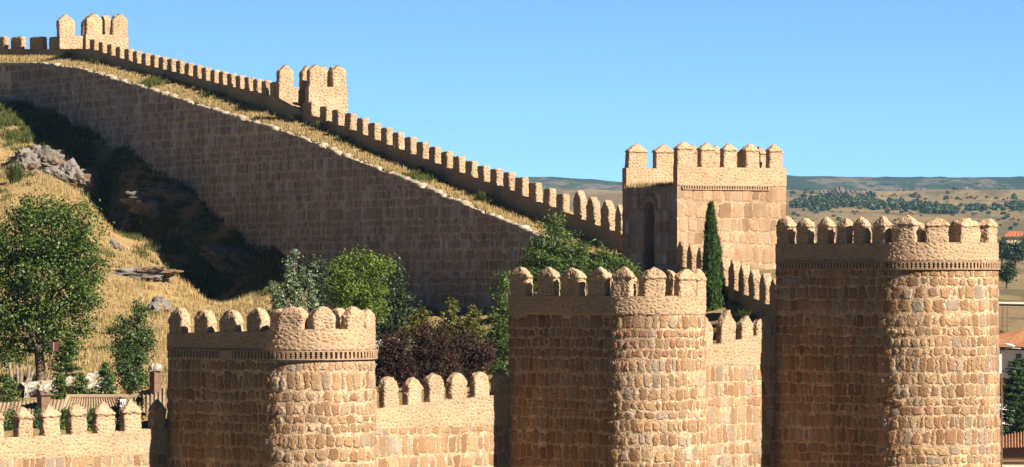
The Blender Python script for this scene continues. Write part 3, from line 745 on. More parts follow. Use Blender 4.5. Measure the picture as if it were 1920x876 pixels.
# wall between the square tower and the corner tower, seen from inside
def inner_link():
    Yc = 241.0; p0 = np.array([(1266 - CX) / F * Yc, Yc]); p1 = np.array([(1466 - CX) / F * 208, 208.0])
    v = p1 - p0; L = np.linalg.norm(v); d = v / L; n = np.array([-d[1], d[0]])
    if n[0] < 0: n = -n
    T = thing('city_wall', ((p0 + p1) / 2)[0:1].tolist() + [((p0 + p1) / 2)[1], -8.0], 'shaded wall with thin pointed merlons linking the square tower to the corner tower', 'wall', 'city wall sections climbing the hill')
    ss = np.linspace(0, L, 220); pts = p0 + ss[:, None] * d; pxs = CX + F * pts[:, 0] / pts[:, 1]
    sy = np.interp(pxs, [1266, 1283, 1359, 1379, 1398, 1417, 1437, 1470], [493, 501, 535.6, 544, 553, 561, 570, 583])
    zs = (HY - sy) / F * pts[:, 1]
    mb = MB()
    for (a, za, b, zb_) in ((0, zs * 0 - 10, 0, zs), (0, zs, 0.45, zs), (0.45, zs, 0.45, zs * 0 - 16)):
        nz = 40; pos = np.zeros((nz, len(ss), 3)); uv = np.zeros((nz, len(ss), 2))
        for i, f in enumerate(np.linspace(0, 1, nz)):
            pos[i, :, :2] = pts + n * (a + (b - a) * f); pos[i, :, 2] = za * (1 - f) + zb_ * f; uv[i, :, 0] = ss; uv[i, :, 1] = pos[i, :, 2] + a
        mb.grid(pos, uv, flip=False)
    mb.build('wall', M_rubble, T)
    def s_px(x): return np.interp(x, pxs, ss)
    for k, (a, b, pk) in enumerate(((1268, 1278, 451), (1287, 1296, 458.5), (1304.5, 1314, 465), (1325, 1335, 474), (1346, 1355, 483), (1364.5, 1375, 490), (1384, 1394, 498), (1403, 1412.5, 507), (1423, 1433, 513.5), (1442, 1454, 523))):
        sc = (s_px(a) + s_px(b)) / 2; w = s_px(b) - s_px(a); p = p0 + d * sc + n * 0.225; z = np.interp(sc, ss, zs); H = zof(pk, p[1]) - z
        merlon(T, np.append(p, z), d, n, w, 0.43, H * 0.62, H * 0.38, 'gable', M_rubble_f, 800 + k, amp=0.03)
inner_link()

# ---------------- square tower
def square_tower():
    c_ = R(30); U = np.array([math.cos(c_), math.sin(c_)]); V = np.array([-math.sin(c_), math.cos(c_)])   # U along lit face, V along the dark face
    Q = np.array([(1269.5 - CX) / F * 241.0, 241.0]); LU, LV = 7.40, 5.9
    z0, zp, zs = -10.0, zof(347.5, 241), zof(312.5, 241)
    T = thing('square_tower', (Q[0], Q[1], z0), 'tall square stone tower with pyramid-capped merlons and an arched doorway', 'tower')
    # lit face, far faces
    def face(mb, a, b, za, zb, nrm, step=0.09, off=0.0):
        L = np.linalg.norm(b - a); n_ = int(L / step) + 1; m_ = int((zb - za) / step) + 1
        pos = np.zeros((m_, n_, 3)); uv = np.zeros((m_, n_, 2))
        X = a + np.linspace(0, 1, n_)[:, None] * (b - a) + nrm * off
        for i, z in enumerate(np.linspace(za, zb, m_)): pos[i, :, :2] = X; pos[i, :, 2] = z; uv[i, :, 0] = np.linspace(0, L, n_) + a[0]; uv[i, :, 1] = z
        mb.grid(pos, uv)
    mb = MB()
    A, B, C, D = Q, Q + U * LU, Q + U * LU + V * LV, Q + V * LV
    face(mb, A, B, z0, zp, -V); face(mb, B, C, z0, zp, U, 0.25); face(mb, C, D, z0, zp, V, 0.25)
    mb.raw([np.append(p, zp - 0.02) for p in (A, B, C, D)], [(0, 1, 2, 3)])
    mb.build('wall', M_square, T)
    # dark face with the arched opening cut through it
    mb = MB()
    # param along V from D (left, px1168) to A
    L = LV; k = lambda px: None
    pxD = [CX + F * (D + (A - D) * f)[0] / (D + (A - D) * f)[1] for f in np.linspace(0, 1, 60)]
    fa = np.interp(1208.5, pxD, np.linspace(0, 1, 60)) * L; fb = np.interp(1227, pxD, np.linspace(0, 1, 60)) * L
    Yd = (D + (A - D) * fa / L)[1]; zt = zof(377, Yd); zbm = zof(512, Yd); rad = (fb - fa) / 2; zsp = zt - rad; cm = (fa + fb) / 2
    us = list(np.linspace(0, fa, 26)) + list(np.linspace(fa, fb, 25))[1:] + list(np.linspace(fb, L, 30))[1:]
    for u0, u1 in zip(us[:-1], us[1:]):
        um = (u0 + u1) / 2
        segs = [(z0, zp, z0, zp)]
        if fa - 1e-6 <= u0 and u1 <= fb + 1e-6:
            h0 = zsp + math.sqrt(max(0, rad ** 2 - (u0 - cm) ** 2)); h1 = zsp + math.sqrt(max(0, rad ** 2 - (u1 - cm) ** 2))
            segs = [(z0, zbm, z0, zbm), (h0, zp, h1, zp)]
        for (a0, a1, b0, b1) in segs:
            n_ = max(2, int((a1 - a0) / 0.12)); pos = np.zeros((n_, 2, 3)); uv = np.zeros((n_, 2, 2))
            for j, (uu, lo, hi) in enumerate(((u0, a0, a1), (u1, b0, b1))):
                p = D + (A - D) * uu / L; zz = np.linspace(lo, hi, n_)
                pos[:, j, 0] = p[0]; pos[:, j, 1] = p[1]; pos[:, j, 2] = zz; uv[:, j, 0] = uu; uv[:, j, 1] = zz
            mb.grid(pos, uv)
    mb.build('inner_face', M_inner_sq, T)
    # doorway recess
    mb = MB(); dn = U; prof = [(fa, zbm), (fa, zsp)] + [(cm - rad * math.cos(a), zsp + rad * math.sin(a)) for a in np.linspace(0, math.pi, 16)][1:] + [(fb, zbm)]
    pos = np.zeros((2, len(prof), 3))
    for j, (uu, zz) in enumerate(prof):
        p = D + (A - D) * uu / L
        pos[0, j] = np.append(p, zz); pos[1, j] = np.append(p + dn * 1.1, zz)
    mb.grid(pos)
    mb.raw([pos[1, j] for j in range(len(prof))], [tuple(range(len(prof)))])
    door = mb.build('doorway', M_inner_sq, T)
    # voussoirs round the arch
    mb = MB()
    for a in np.linspace(0.06, math.pi - 0.06, 15):
        cu = cm - (rad + 0.24) * math.cos(a); cz = zsp + (rad + 0.24) * math.sin(a)
        p = D + (A - D) * cu / L - dn * 0.02
        rd = np.array([0, 0, 0.0]); tv = (A - D) / L
        r3 = np.append(tv * -math.cos(a), math.sin(a)); t3 = np.append(tv * math.sin(a), math.cos(a)); n3 = np.append(dn, 0)
        ctr = np.append(p, cz); hw = 0.5 * (rad + 0.24) * (math.pi - 0.12) / 14 * 0.82
        vs = [ctr + r3 * 0.2 * i + t3 * hw * j + n3 * 0.05 * k_ for k_ in (-1, 1) for i, j in ((-1, -1), (1, -1), (1, 1), (-1, 1))]
        mb.raw(vs, [(0, 1, 2, 3), (7, 6, 5, 4), (0, 4, 5, 1), (1, 5, 6, 2), (2, 6, 7, 3), (3, 7, 4, 0)])
    mb.build('arch', M_arch, door)
    # U-shaped parapet open towards the dark face
    t = 0.45; mb = MB()
    def pwall(a, b, nrm, za, zb):
        d = (b - a) / np.linalg.norm(b - a)
        # two faces + top + ends
        face(mb, a, b, za, zb, nrm, 0.09, 0.03)
        face(mb, b, a, za, zb, -nrm, 0.09, t - 0.03)
        q = [np.append(a + nrm * 0.03, zb), np.append(b + nrm * 0.03, zb), np.append(b - nrm * (t - 0.03), zb), np.append(a - nrm * (t - 0.03), zb)]
        mb.raw(q, [(0, 1, 2, 3)])
        for e, s in ((a, -1), (b, 1)):
            q = [np.append(e + nrm * 0.03, za), np.append(e - nrm * (t - 0.03), za), np.append(e - nrm * (t - 0.03), zb), np.append(e + nrm * 0.03, zb)]
            mb.raw(q, [(0, 1, 2, 3) if s > 0 else (3, 2, 1, 0)])
    pwall(A, B, -V, zp, zs); pwall(B + V * t, C - V * t, U, zp, zs - 0.002); pwall(D, C, V, zp, zof(315, 246))
    mb.build('parapet', M_rubble, T)
    olA = Outline([A + U * s for s in np.linspace(0, LU, 60)], [-V] * 60)
    s0, s1 = olA.s_of_px(1279), olA.s_of_px(1443)
    cornice_band(T, olA, zof(356, 242), zof(347, 242), s0, s1, rows=2, pitch=0.17, off=0.02)
    k = 0
    for (a, b, pk) in ((1269.5, 1299, 263.5), (1315, 1340.5, 266.5), (1356.5, 1380, 267), (1399, 1425, 268), (1442, 1465, 269)):
        sa, sb = olA.s_of_px(a), olA.s_of_px(b); sc = (sa + sb) / 2; p = A + U * sc + V * (t / 2 - 0.03); H = zof(pk, p[1]) - zs
        merlon(T, np.append(p, zs), U, -V, sb - sa, t, H * 0.66, H * 0.34, 'pyramid', M_rubble_f, 900 + k, amp=0.025); k += 1
    olD = Outline([D + U * s for s in np.linspace(0, LU, 60)], [V] * 60)
    zsd = zof(315, 246)
    for (a, b, pk) in ((1170.5, 1206, 270.5), (1224, 1258, 271.5), (1281, 1307, 272), (1330, 1350, 272), (1382, 1402, 272)):
        sa, sb = olD.s_of_px(a), olD.s_of_px(b); sc = (sa + sb) / 2; p = D + U * sc - V * (t / 2 - 0.03); H = zof(pk, p[1]) - zsd
        merlon(T, np.append(p, zsd), U, V, sb - sa, t, H * 0.66, H * 0.34, 'pyramid', M_rubble_f, 920 + k, amp=0.025); k += 1
    for f in (0.14, 0.42, 0.70, 0.93):
        p = B + V * (LV * f) - U * (t / 2 - 0.03); H = 1.3
        merlon(T, np.append(p, zs), V, U, 0.85, t, H * 0.66, H * 0.34, 'pyramid', M_rubble_f, 940 + k, amp=0.025); k += 1
    # dry grass on the platform edge
    return T, D, A, U, V, zp
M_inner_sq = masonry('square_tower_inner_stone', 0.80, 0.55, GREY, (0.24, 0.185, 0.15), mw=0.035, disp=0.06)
M_arch = simple('arch_brick', [(0.3, (0.17, 0.13, 0.11)), (0.7, (0.27, 0.21, 0.17))], 5)
ST, SQD, SQA, SQU, SQV, SQZ = square_tower()

# ---------------- open turrets on the upper wall
def turret(label, px_left, px_near, px_out, z_fn, mers_left, mers_near, bottom_py, seed, left_py):
    """U of three walls, open to the inside: far side wall, outer wall, near side wall"""
    pl = upt(t_of(px_left), 0.0); pn = upt(t_of(px_near), 0.0)
    # length outward so that the near wall ends at px_out
    k = (px_out - CX) / F; Lo = (k * pn[1] - pn[0]) / (ON[0] - k * ON[1])
    t = 0.6
    T = thing('open_turret', (pn[0], pn[1], zof(bottom_py + 25, pn[1])), label, 'tower')
    zs_n = zof(z_fn[1], pn[1]); zb = zof(bottom_py, pn[1]); zs_l = zof(z_fn[0], pl[1])
    mb = MB()
    def slab(a, d, nrm, L, z0, z1, thick):
        # block from a along d (L), from a inward to a - nrm*thick ... outward face at a
        n_ = int(L / 0.15) + 2; m_ = int((z1 - z0) / 0.15) + 2
        def sheet(o, dvec, LL, fl):
            nn = int(LL / 0.15) + 2
            pos = np.zeros((m_, nn, 3)); uv = np.zeros((m_, nn, 2)); X = o + np.linspace(0, LL, nn)[:, None] * dvec
            for i, z in enumerate(np.linspace(z0, z1, m_)): pos[i, :, :2] = X; pos[i, :, 2] = z; uv[i, :, 0] = np.linspace(0, LL, nn) + o[0] * 3; uv[i, :, 1] = z
            mb.grid(pos, uv, flip=fl)
        sg = (d[0] * nrm[1] - d[1] * nrm[0]) > 0
        sheet(a, d, L, sg); sheet(a - nrm * thick, d, L, not sg); sheet(a, -nrm, thick, not sg); sheet(a + d * L, -nrm, thick, sg)
        q = [np.append(a, z1), np.append(a + d * L, z1), np.append(a + d * L - nrm * thick, z1), np.append(a - nrm * thick, z1)]
        mb.raw(q, [(0, 1, 2, 3) if not sg else (3, 2, 1, 0)])
    near_n = -DD
    slab(pn, ON, near_n, Lo, zb - 3.5, zs_n, t)                          # near side wall, lit outer face
    lo_b = zof(left_py, pl[1])
    slab(pl, ON, near_n, Lo, lo_b, zs_l, t)                        # far side wall, its inner face lit
    # outer wall between them
    far = pl - near_n * t + ON * Lo
    Lc = np.linalg.norm((pn - pl)) + 0.0
    slab(pn + DD * (t + 0.003) + ON * (Lo - 0.004), DD, ON, max(0.5, Lc - t - 0.006), zb - 3.5, zs_n - 0.004, t)
    mb.build('wall', M_rubble_top, T)
    kk = 0
    for base, z, lst in ((pl, zs_l, mers_left), (pn, zs_n, mers_near)):
        xs = [CX + F * (base + ON * s)[0] / (base + ON * s)[1] for s in np.linspace(0, Lo, 40)]
        for (a, b, pk, sh) in lst:
            sa, sb = np.interp(a, xs, np.linspace(0, Lo, 40)), np.interp(b, xs, np.linspace(0, Lo, 40)); sc = (sa + sb) / 2
            p = base + ON * sc - near_n * (t / 2); H = zof(pk, p[1]) - z; hb = (zof(sh, p[1]) - z) / H
            merlon(T, np.append(p, z), ON, near_n, sb - sa, t * 0.97, H * hb, H * (1 - hb), 'gable', M_rubble_top, seed * 30 + kk, amp=0.03); kk += 1
    for f in (0.22, 0.62):
        p = pn + DD * (Lc * f + t) + ON * (Lo - t / 2); H = zof(z_fn[2], p[1]) - zs_n
        merlon(T, np.append(p, zs_n), DD, ON, 1.1, t * 0.95, H * 0.72, H * 0.28, 'gable', M_rubble_top, seed * 30 + kk, amp=0.03); kk += 1
    return T
turret('open-backed stone turret lower on the slope, three gabled merlons in front', 523.5, 579, 652, (163, 162, 124),
       [(523.5, 550, 122.5, 136), (567, 586, 124, 137)], [(581, 607, 121, 134), (624, 651, 122.5, 135)], 214, 21, 201)
turret('open-backed stone turret at the crest of the hill wall, far left', 112, 161, 241, (66, 64, 28),
       [(112, 141, 28, 41), (156, 176, 30, 43)], [(161.5, 193, 24, 39), (210, 240, 25, 40)], 95, 22, 106)

# ------------------------------------------------------------------ terrain
def par_top(px):
    return np.interp(px, [a for a, _ in peak_pts], [b for _, b in peak_pts])
ctrl = []
def cp(px, py, Y): ctrl.append((px, py, Y))
for a in [(60, 215, 336), (100, 270, 329), (180, 330, 320), (200, 400, 314), (230, 470, 309), (380, 530, 297), (420, 590, 292),
          (0, 205, 337), (-60, 205, 338), (0, 260, 326), (60, 255, 329), (100, 300, 321), (0, 330, 312), (60, 330, 312), (150, 350, 306), (190, 440, 296), (250, 490, 289), (300, 500, 286), (340, 520, 285), (390, 575, 284),
          (400, 610, 270), (200, 500, 281), (100, 600, 250), (300, 600, 258), (200, 640, 245), (50, 690, 224), (150, 700, 222), (280, 700, 220),
          (0, 760, 200), (200, 760, 195), (300, 770, 193), (0, 600, 246), (-100, 500, 280), (-100, 700, 225), (-60, 330, 314),
          (500, 640, 240), (600, 600, 255), (700, 620, 250), (820, 640, 245), (950, 630, 240), (480, 560, 277), (550, 520, 287), (1000, 575, 240), (1100, 540, 240), (1250, 528, 237), (1400, 600, 215), (1450, 620, 212),
          (700, 770, 195), (940, 730, 200), (1000, 720, 205), (1300, 650, 212), (500, 770, 190), (300, 790, 184), (0, 810, 178), (-100, 820, 176)]: cp(*a)
for (x, y) in base_pts[:-1]:
    if x < 1005: cp(x, y, float(upt(t_of(x, -WW), -WW)[1]))
CP = np.array([P(*c) for c in ctrl])
# the slope carries on behind the base of the wall
extra = []
for (x, y) in base_pts[:-1:2]:
    if x < 1005:
        t_ = t_of(x, -WW); q = upt(t_, 4); extra.append((q[0], q[1], zof(y, upt(t_, -WW)[1]) + 0.5))
CP = np.vstack([CP, np.array(extra)])
XY = CP[:, :2].copy(); SC = np.array([12.0, 25.0])
def tps(r2): return 0.5 * r2 * np.log(r2 + 1e-9)
Xn = XY / SC; D2 = ((Xn[:, None] - Xn[None]) ** 2).sum(-1)
n_ = len(Xn); Kt = tps(D2) + np.eye(n_) * 0.02; Pm = np.hstack([np.ones((n_, 1)), Xn])
Amat = np.zeros((n_ + 3, n_ + 3)); Amat[:n_, :n_] = Kt; Amat[:n_, n_:] = Pm; Amat[n_:, :n_] = Pm.T
sol = np.linalg.solve(Amat, np.concatenate([CP[:, 2], np.zeros(3)]))
def zin_arr(X, Y):
    q = np.stack([X, Y], -1).reshape(-1, 2) / SC
    out = np.zeros(len(q))
    for i in range(0, len(q), 20000):
        c = q[i:i + 20000]; d2 = ((c[:, None] - Xn[None]) ** 2).sum(-1)
        out[i:i + 20000] = tps(d2) @ sol[:n_] + sol[n_] + c @ sol[n_ + 1:]
    return out.reshape(np.shape(X))
def vnoise(X, Y, f, seed=0):
    flat = [noise.fractal(Vector((x * f + seed, y * f, seed * 0.37)), 1.0, 2.0, 4) for x, y in zip(np.ravel(X), np.ravel(Y))]
    return np.array(flat).reshape(np.shape(X))

PYv = [(-400, -6), (0, -4), (60, -22), (140, -17), (210, -16.5), (300, -17), (380, -14), (450, -8.5), (520, -5.6), (600, -4.5), (800, -2.2), (1000, 3.0), (1200, 7.4), (1500, 14.5), (2000, 28), (2400, 40), (2800, 53), (3200, 63.5), (3500, 70), (3700, 69), (4200, 52), (9000, 30)]
def zout_arr(X, Y):
    z = np.interp(Y, [a for a, _ in PYv], [b for _, b in PYv])
    return z
def hillside_mesh():
    xs = np.arange(-64, 16.5, 0.55); ys = np.arange(168, 352, 0.75)
    X, Y = np.meshgrid(xs, ys); Z = zin_arr(X, Y)
    Z = Z + vnoise(X, Y, 0.22, 3) * 0.28 + vnoise(X, Y, 0.7, 9) * 0.10
    # keep only the inside of the walls
    t = (X - A0[0]) * DD[0] + (Y - A0[1]) * DD[1]; off = (X - A0[0]) * ON[0] + (Y - A0[1]) * ON[1]
    fr = (X - W0[0]) * WN[0] + (Y - W0[1]) * WN[1]
    inside = (off < -WW + 1.2) & (fr < -1.0) | ((t < 8) & (fr < -1.0) & (X < np.interp(Y, [205, 241, 262], [14.0, 9.2, 9.2])) & (Y < 256))
    cr = (X - A3[0]) * N0[0] + (Y - A3[1]) * N0[1]
    inside &= (cr < 0.6) | (t < 90)
    mb = MB(); r, c = X.shape; idx = np.arange(r * c).reshape(r, c)
    q = np.stack([idx[:-1, :-1], idx[:-1, 1:], idx[1:, 1:], idx[1:, :-1]], -1).reshape(-1, 4)
    ok = inside.ravel()[q].all(1); q = q[ok]
    used, inv = np.unique(q.ravel(), return_inverse=True)
    V = np.stack([X.ravel(), Y.ravel(), Z.ravel()], -1)[used]
    mb.raw(V, inv.reshape(-1, 4), V[:, :2])
    o = mb.build('hillside', M_earth, origin=(-20, 250, 0)); tag(o, kind='structure')
    return V
HV = hillside_mesh()
def gz(x, y): return float(zin_arr(np.array([x]), np.array([y]))[0])

def ground_mat():
    k = NT('plain_ground'); tc = k.n('ShaderNodeTexCoord'); v0 = tc.outputs['Object']; v = k.vmath('MULTIPLY', v0, (1.0, 0.22, 1.0))
    a = k.noise(v, 0.004, 7, 0.66); b = k.noise(v, 0.03, 6, 0.7); c = k.noise(v, 0.0011, 4, 0.6); f = k.noise(v, 0.25, 5, 0.7)
    col = k.ramp(a, [(0.38, (0.06, 0.05, 0.028)), (0.47, (0.14, 0.105, 0.052)), (0.56, (0.205, 0.148, 0.074)), (0.66, (0.085, 0.07, 0.038))])
    col = k.mix(k.mapr(b, 0.51, 0.56), col, (0.06, 0.055, 0.032))
    col = k.mix(k.mapr(b, 0.36, 0.28), col, (0.30, 0.24, 0.17))
    col = k.mix(k.math('MULTIPLY', f, 0.45), col, (0.24, 0.18, 0.09))
    gy = k.sep(v0)[1]
    dark_valley = k.ramp(k.noise(v0, 0.15, 5, 0.7), [(0.35, (0.030, 0.040, 0.014)), (0.6, (0.075, 0.075, 0.028))])   # unseen valley meadow and scrub, darkened to cut bounce light on the towers
    col = k.mix(k.mapr(k.math('ADD', gy, k.math('MULTIPLY', b, 30.0)), 188.0, 214.0), dark_valley, col)
    return k.finish(col, 0.95, bump=(k.math('ADD', b, k.math('MULTIPLY', f, 0.2)), 1.5))
def ground():
    xs = np.concatenate([np.arange(-3000, -400, 200), np.arange(-400, -80, 40), np.arange(-80, 700, 7.5), np.arange(700, 3000, 150)])
    ys = np.concatenate([np.arange(-300, 140, 20), np.arange(140, 640, 10), np.arange(640, 4300, 25), np.arange(4300, 9000, 300)])
    X, Y = np.meshgrid(xs, ys); Z = zout_arr(X, Y)
    amp = np.interp(Y, [0, 300, 600, 1500, 3500], [0.2, 0.4, 0.8, 3.0, 5.0])
    Z = Z + vnoise(X, Y, 0.004, 5) * amp * 0.9 + vnoise(X, Y, 0.02, 2) * amp * 0.25
    mb = MB(); mb.grid(np.stack([X, Y, Z], -1), np.stack([X, Y], -1))
    o = mb.build('ground', ground_mat()); tag(o, kind='structure')
ground()
def goz(x, y):
    z = float(np.interp(y, [a for a, _ in PYv], [b for _, b in PYv])); amp = float(np.interp(y, [0, 300, 600, 1500, 3500], [0.2, 0.4, 0.8, 3.0, 5.0]))
    return z + noise.fractal(Vector((x * 0.004 + 5, y * 0.004, 5 * 0.37)), 1.0, 2.0, 4) * amp * 0.9 + noise.fractal(Vector((x * 0.02 + 2, y * 0.02, 0.74)), 1.0, 2.0, 4) * amp * 0.25

def hills():
    k = NT('hill_scrub'); tc = k.n('ShaderNodeTexCoord'); v = tc.outputs['Object']
    v = k.vmath('MULTIPLY', v, (1, 0.35, 1.6)); a = k.noise(v, 0.008, 7, 0.7); b = k.noise(v, 0.05, 6, 0.75)
    col = k.ramp(a, [(0.40, (0.012, 0.03, 0.014)), (0.50, (0.03, 0.05, 0.025)), (0.57, (0.13, 0.105, 0.075)), (0.68, (0.04, 0.05, 0.03))])
    col = k.mix(k.mapr(b, 0.52, 0.58), col, (0.015, 0.03, 0.016))
    m = k.finish(col, 0.95, bump=(b, 6.0))
    xs = np.arange(-1500, 1500, 12.0); ys = np.arange(4300, 5700, 28.0)
    X, Y = np.meshgrid(xs, ys)
    px = CX + F * X / 5200.0
    crest_py = np.interp(px, [-1000, 900, 975, 1030, 1100, 1165, 1300, 1480, 1650, 1800, 1920, 2600], [345, 340, 333, 332, 336, 342, 338, 332, 334, 335, 333, 340])
    zc = (HY - crest_py) / F * 5200.0
    f = np.clip((Y - 4300) / 900.0, 0, 1); f = f * f * (3 - 2 * f)
    g = np.clip((Y - 5200) / 500.0, 0, 1)
    Z = 20 + (zc - 20) * f - g * 12
    Z = Z + (vnoise(X, Y, 0.004, 21) * 9 * (1 - f * 0.9)) + vnoise(X, Y, 0.02, 4) * 0.9
    # scrub roughness along the skyline
    Z = Z + np.abs(vnoise(X, Y, 0.09, 8)) * 1.6
    mb = MB(); mb.grid(np.stack([X, Y, Z], -1), np.stack([X, Y], -1)); o = mb.build('hills', m); tag(o, kind='structure')
hills()
#==OBJECTS==
# ------------------------------------------------------------------ vegetation
def leaf_quads(cen, size, rs, up=0.3, asp=0.6, sizevar=0.35):
    n = len(cen)
    nr = rs.normal(size=(n, 3)); nr[:, 2] = np.abs(nr[:, 2]) * (1 + up) ; nr /= np.linalg.norm(nr, axis=1)[:, None]
    a = np.cross(nr, rs.normal(size=(n, 3))); a /= np.linalg.norm(a, axis=1)[:, None] + 1e-9
    b = np.cross(nr, a); s = size * (1 + sizevar * rs.uniform(-1, 1, n))[:, None]
    v = np.stack([cen - a * s * 0.5, cen + b * s * asp * 0.5 + a * s * 0.05, cen + a * s * 0.5, cen - b * s * asp * 0.5 + a * s * 0.05], 1)
    return v.reshape(-1, 3), np.arange(n * 4).reshape(n, 4)

def px_blob(px, py, rx, ry, Y):
    s = Y / F; p = P(px, py, Y); return (p, np.array([rx * s, rx * s * 0.9, ry * s]))

def crown_points(blobs, ncl, per, rs, sig=0.22, shell=0.55):
    vol = np.array([r[0] * r[1] * r[2] for _, r in blobs]) ** (0.75); pr = vol / vol.sum(); out = []
    for i in rs.choice(len(blobs), ncl, p=pr):
        c, r = blobs[i]; d = rs.normal(size=3); d /= np.linalg.norm(d)
        q = c + d * r * (shell + (1 - shell) * rs.uniform(0, 1)) * rs.uniform(0.72, 1.08)
        k = max(4, int(per * rs.uniform(0.5, 1.4)))
        pts = rs.normal(size=(k, 3)) * np.array([1, 1, 0.8]) * sig * rs.uniform(0.7, 1.3)
        out.append(q + pts)
    return np.concatenate(out)

def add_tree(name, label, cat, base, blobs, ncl, per, leaf, mat, bark, tr, forks, seed, sig=0.22, asp=0.6, group=None, up=0.3, limbs=True, shell=0.55):
    rs = np.random.default_rng(seed)
    T = thing(name, base, label, cat, group)
    mb = MB(); b = np.array(base, float)
    fk = np.array(forks, float)
    mid = b + (fk - b) * 0.5 + rs.normal(size=3) * tr * 0.5
    mb.tube([b - [0, 0, 0.4], b + [0, 0, 0.1], mid, fk], [tr * 1.5, tr * 1.2, tr, tr * 0.85], 9)
    if limbs:
        for c, r in blobs:
            tip = c + np.array([0, 0, r[2] * 0.3]); k = fk * 0.5 + tip * 0.5 + rs.normal(size=3) * r * 0.25
            mb.tube([fk - (fk - mid) * 0.15, k, tip], [tr * 0.55, tr * 0.3, tr * 0.06], 6)
            for _ in range(3):
                e = c + rs.normal(size=3) * r * 0.5; mb.tube([k * 0.6 + tip * 0.4, (k + e) / 2 + rs.normal(size=3) * 0.1, e], [tr * 0.2, tr * 0.12, tr * 0.03], 5)
    mb.build('trunk', bark, T)
    mb = MB(); pts = crown_points(blobs, ncl, per, rs, sig, shell)
    v, f = leaf_quads(pts, leaf, rs, up, asp); mb.raw(v, f)
    mb.build('crown', mat, T, smooth=False)
    return T

def PB(Y, *lst): return [px_blob(a, b, c, d, Y + (i % 3 - 1) * 0.012 * c * 0.3) for i, (a, b, c, d) in enumerate(lst)]

# big broadleaf tree at the left
Yb = 213.0
add_tree('broadleaf_tree', 'big leafy tree with a forked trunk standing on the grassy slope, far left', 'tree', P(78, 735, Yb),
         PB(Yb, (95, 440, 72, 60), (38, 455, 60, 66), (150, 468, 48, 60), (92, 530, 88, 78), (15, 545, 60, 86), (160, 545, 36, 52), (55, 612, 62, 45), (128, 610, 42, 38),
            (98, 396, 44, 30), (45, 400, 34, 30), (172, 425, 26, 32), (178, 500, 22, 34), (-25, 480, 50, 90), (10, 640, 30, 26), (150, 395, 22, 20), (135, 650, 18, 14), (18, 668, 38, 26), (110, 655, 34, 20), (-10, 600, 40, 50)),
         900, 46, 0.155, L_big, M_bark, 0.26, P(72, 655, Yb), 11, sig=0.26)
add_tree('poplar_tree', 'slim young poplar with shiny leaves beside the garden wall, left of the first tower', 'tree', P(238, 756, 199),
         PB(199, (262, 592, 13, 32), (238, 625, 18, 40), (264, 650, 24, 45), (243, 685, 28, 42), (224, 606, 8, 26), (282, 640, 9, 36), (258, 570, 8, 14), (252, 715, 26, 26), (222, 655, 12, 32)),
         300, 30, 0.125, L_poplar, M_palebark, 0.09, P(244, 700, 199), 12, sig=0.15)
add_tree('poplar_tree', 'white-tipped poplar with several spires rising behind the left tower', 'tree', P(548, 700, 205),
         PB(205, (553, 482, 5, 24), (541, 506, 6, 34), (582, 526, 5, 24), (514, 546, 7, 30), (552, 548, 17, 44), (585, 568, 9, 36), (526, 575, 15, 38), (552, 600, 32, 34), (500, 585, 6, 20), (564, 508, 6, 30)),
         400, 30, 0.115, L_white, M_palebark, 0.10, P(548, 620, 205), 13, sig=0.10)
add_tree('broadleaf_tree', 'bright yellow-green feathery tree behind the left tower, against the shaded wall', 'tree', P(668, 690, 228),
         PB(228, (640, 512, 34, 28), (690, 500, 36, 26), (716, 505, 20, 30), (665, 545, 52, 34), (618, 555, 18, 26), (690, 580, 40, 30), (640, 590, 34, 24), (655, 490, 22, 18), (705, 545, 24, 26), (668, 480, 10, 12), (735, 492, 8, 14)),
         430, 36, 0.15, L_light, M_bark, 0.14, P(665, 610, 228), 14, sig=0.18, asp=0.4)
add_tree('dark_tree', 'dark tree in the shade of the hill wall, right of the bright feathery tree', 'tree', P(735, 690, 236),
         PB(236, (728, 545, 30, 50), (745, 590, 26, 50), (715, 600, 34, 50), (738, 515, 16, 24)), 200, 40, 0.17, L_dark, M_bark, 0.14, P(732, 630, 236), 15)
add_tree('dark_tree', 'dark small tree in deep shade behind the white-tipped poplar', 'tree', P(597, 660, 262),
         PB(262, (598, 505, 16, 28), (590, 535, 20, 34), (606, 560, 24, 40)), 120, 34, 0.18, L_dark, M_bark, 0.10, P(598, 590, 262), 16)
for i, (x, y, ll) in enumerate(((788, 583, 'upright yellow-green shrub behind the plum bushes, leftmost of three'), (846, 578, 'upright yellow-green shrub behind the plum bushes, middle and brightest of three'),
                                (886, 588, 'upright yellow-green shrub behind the plum bushes, rightmost of three'))):
    Yy = 216.0
    add_tree('tall_shrub', ll, 'shrub', P(x, 735, Yy), PB(Yy, (x, y + 12, 11, 22), (x - 8, y + 32, 18, 26), (x + 8, y + 40, 18, 26), (x - 18, y + 48, 16, 24), (x + 2, y - 2, 6, 14)),
             130, 28, 0.14, L_yellow, M_bark, 0.06, P(x, 650, Yy), 30 + i, sig=0.13, group='yellow-green shrubs behind the plum bushes')
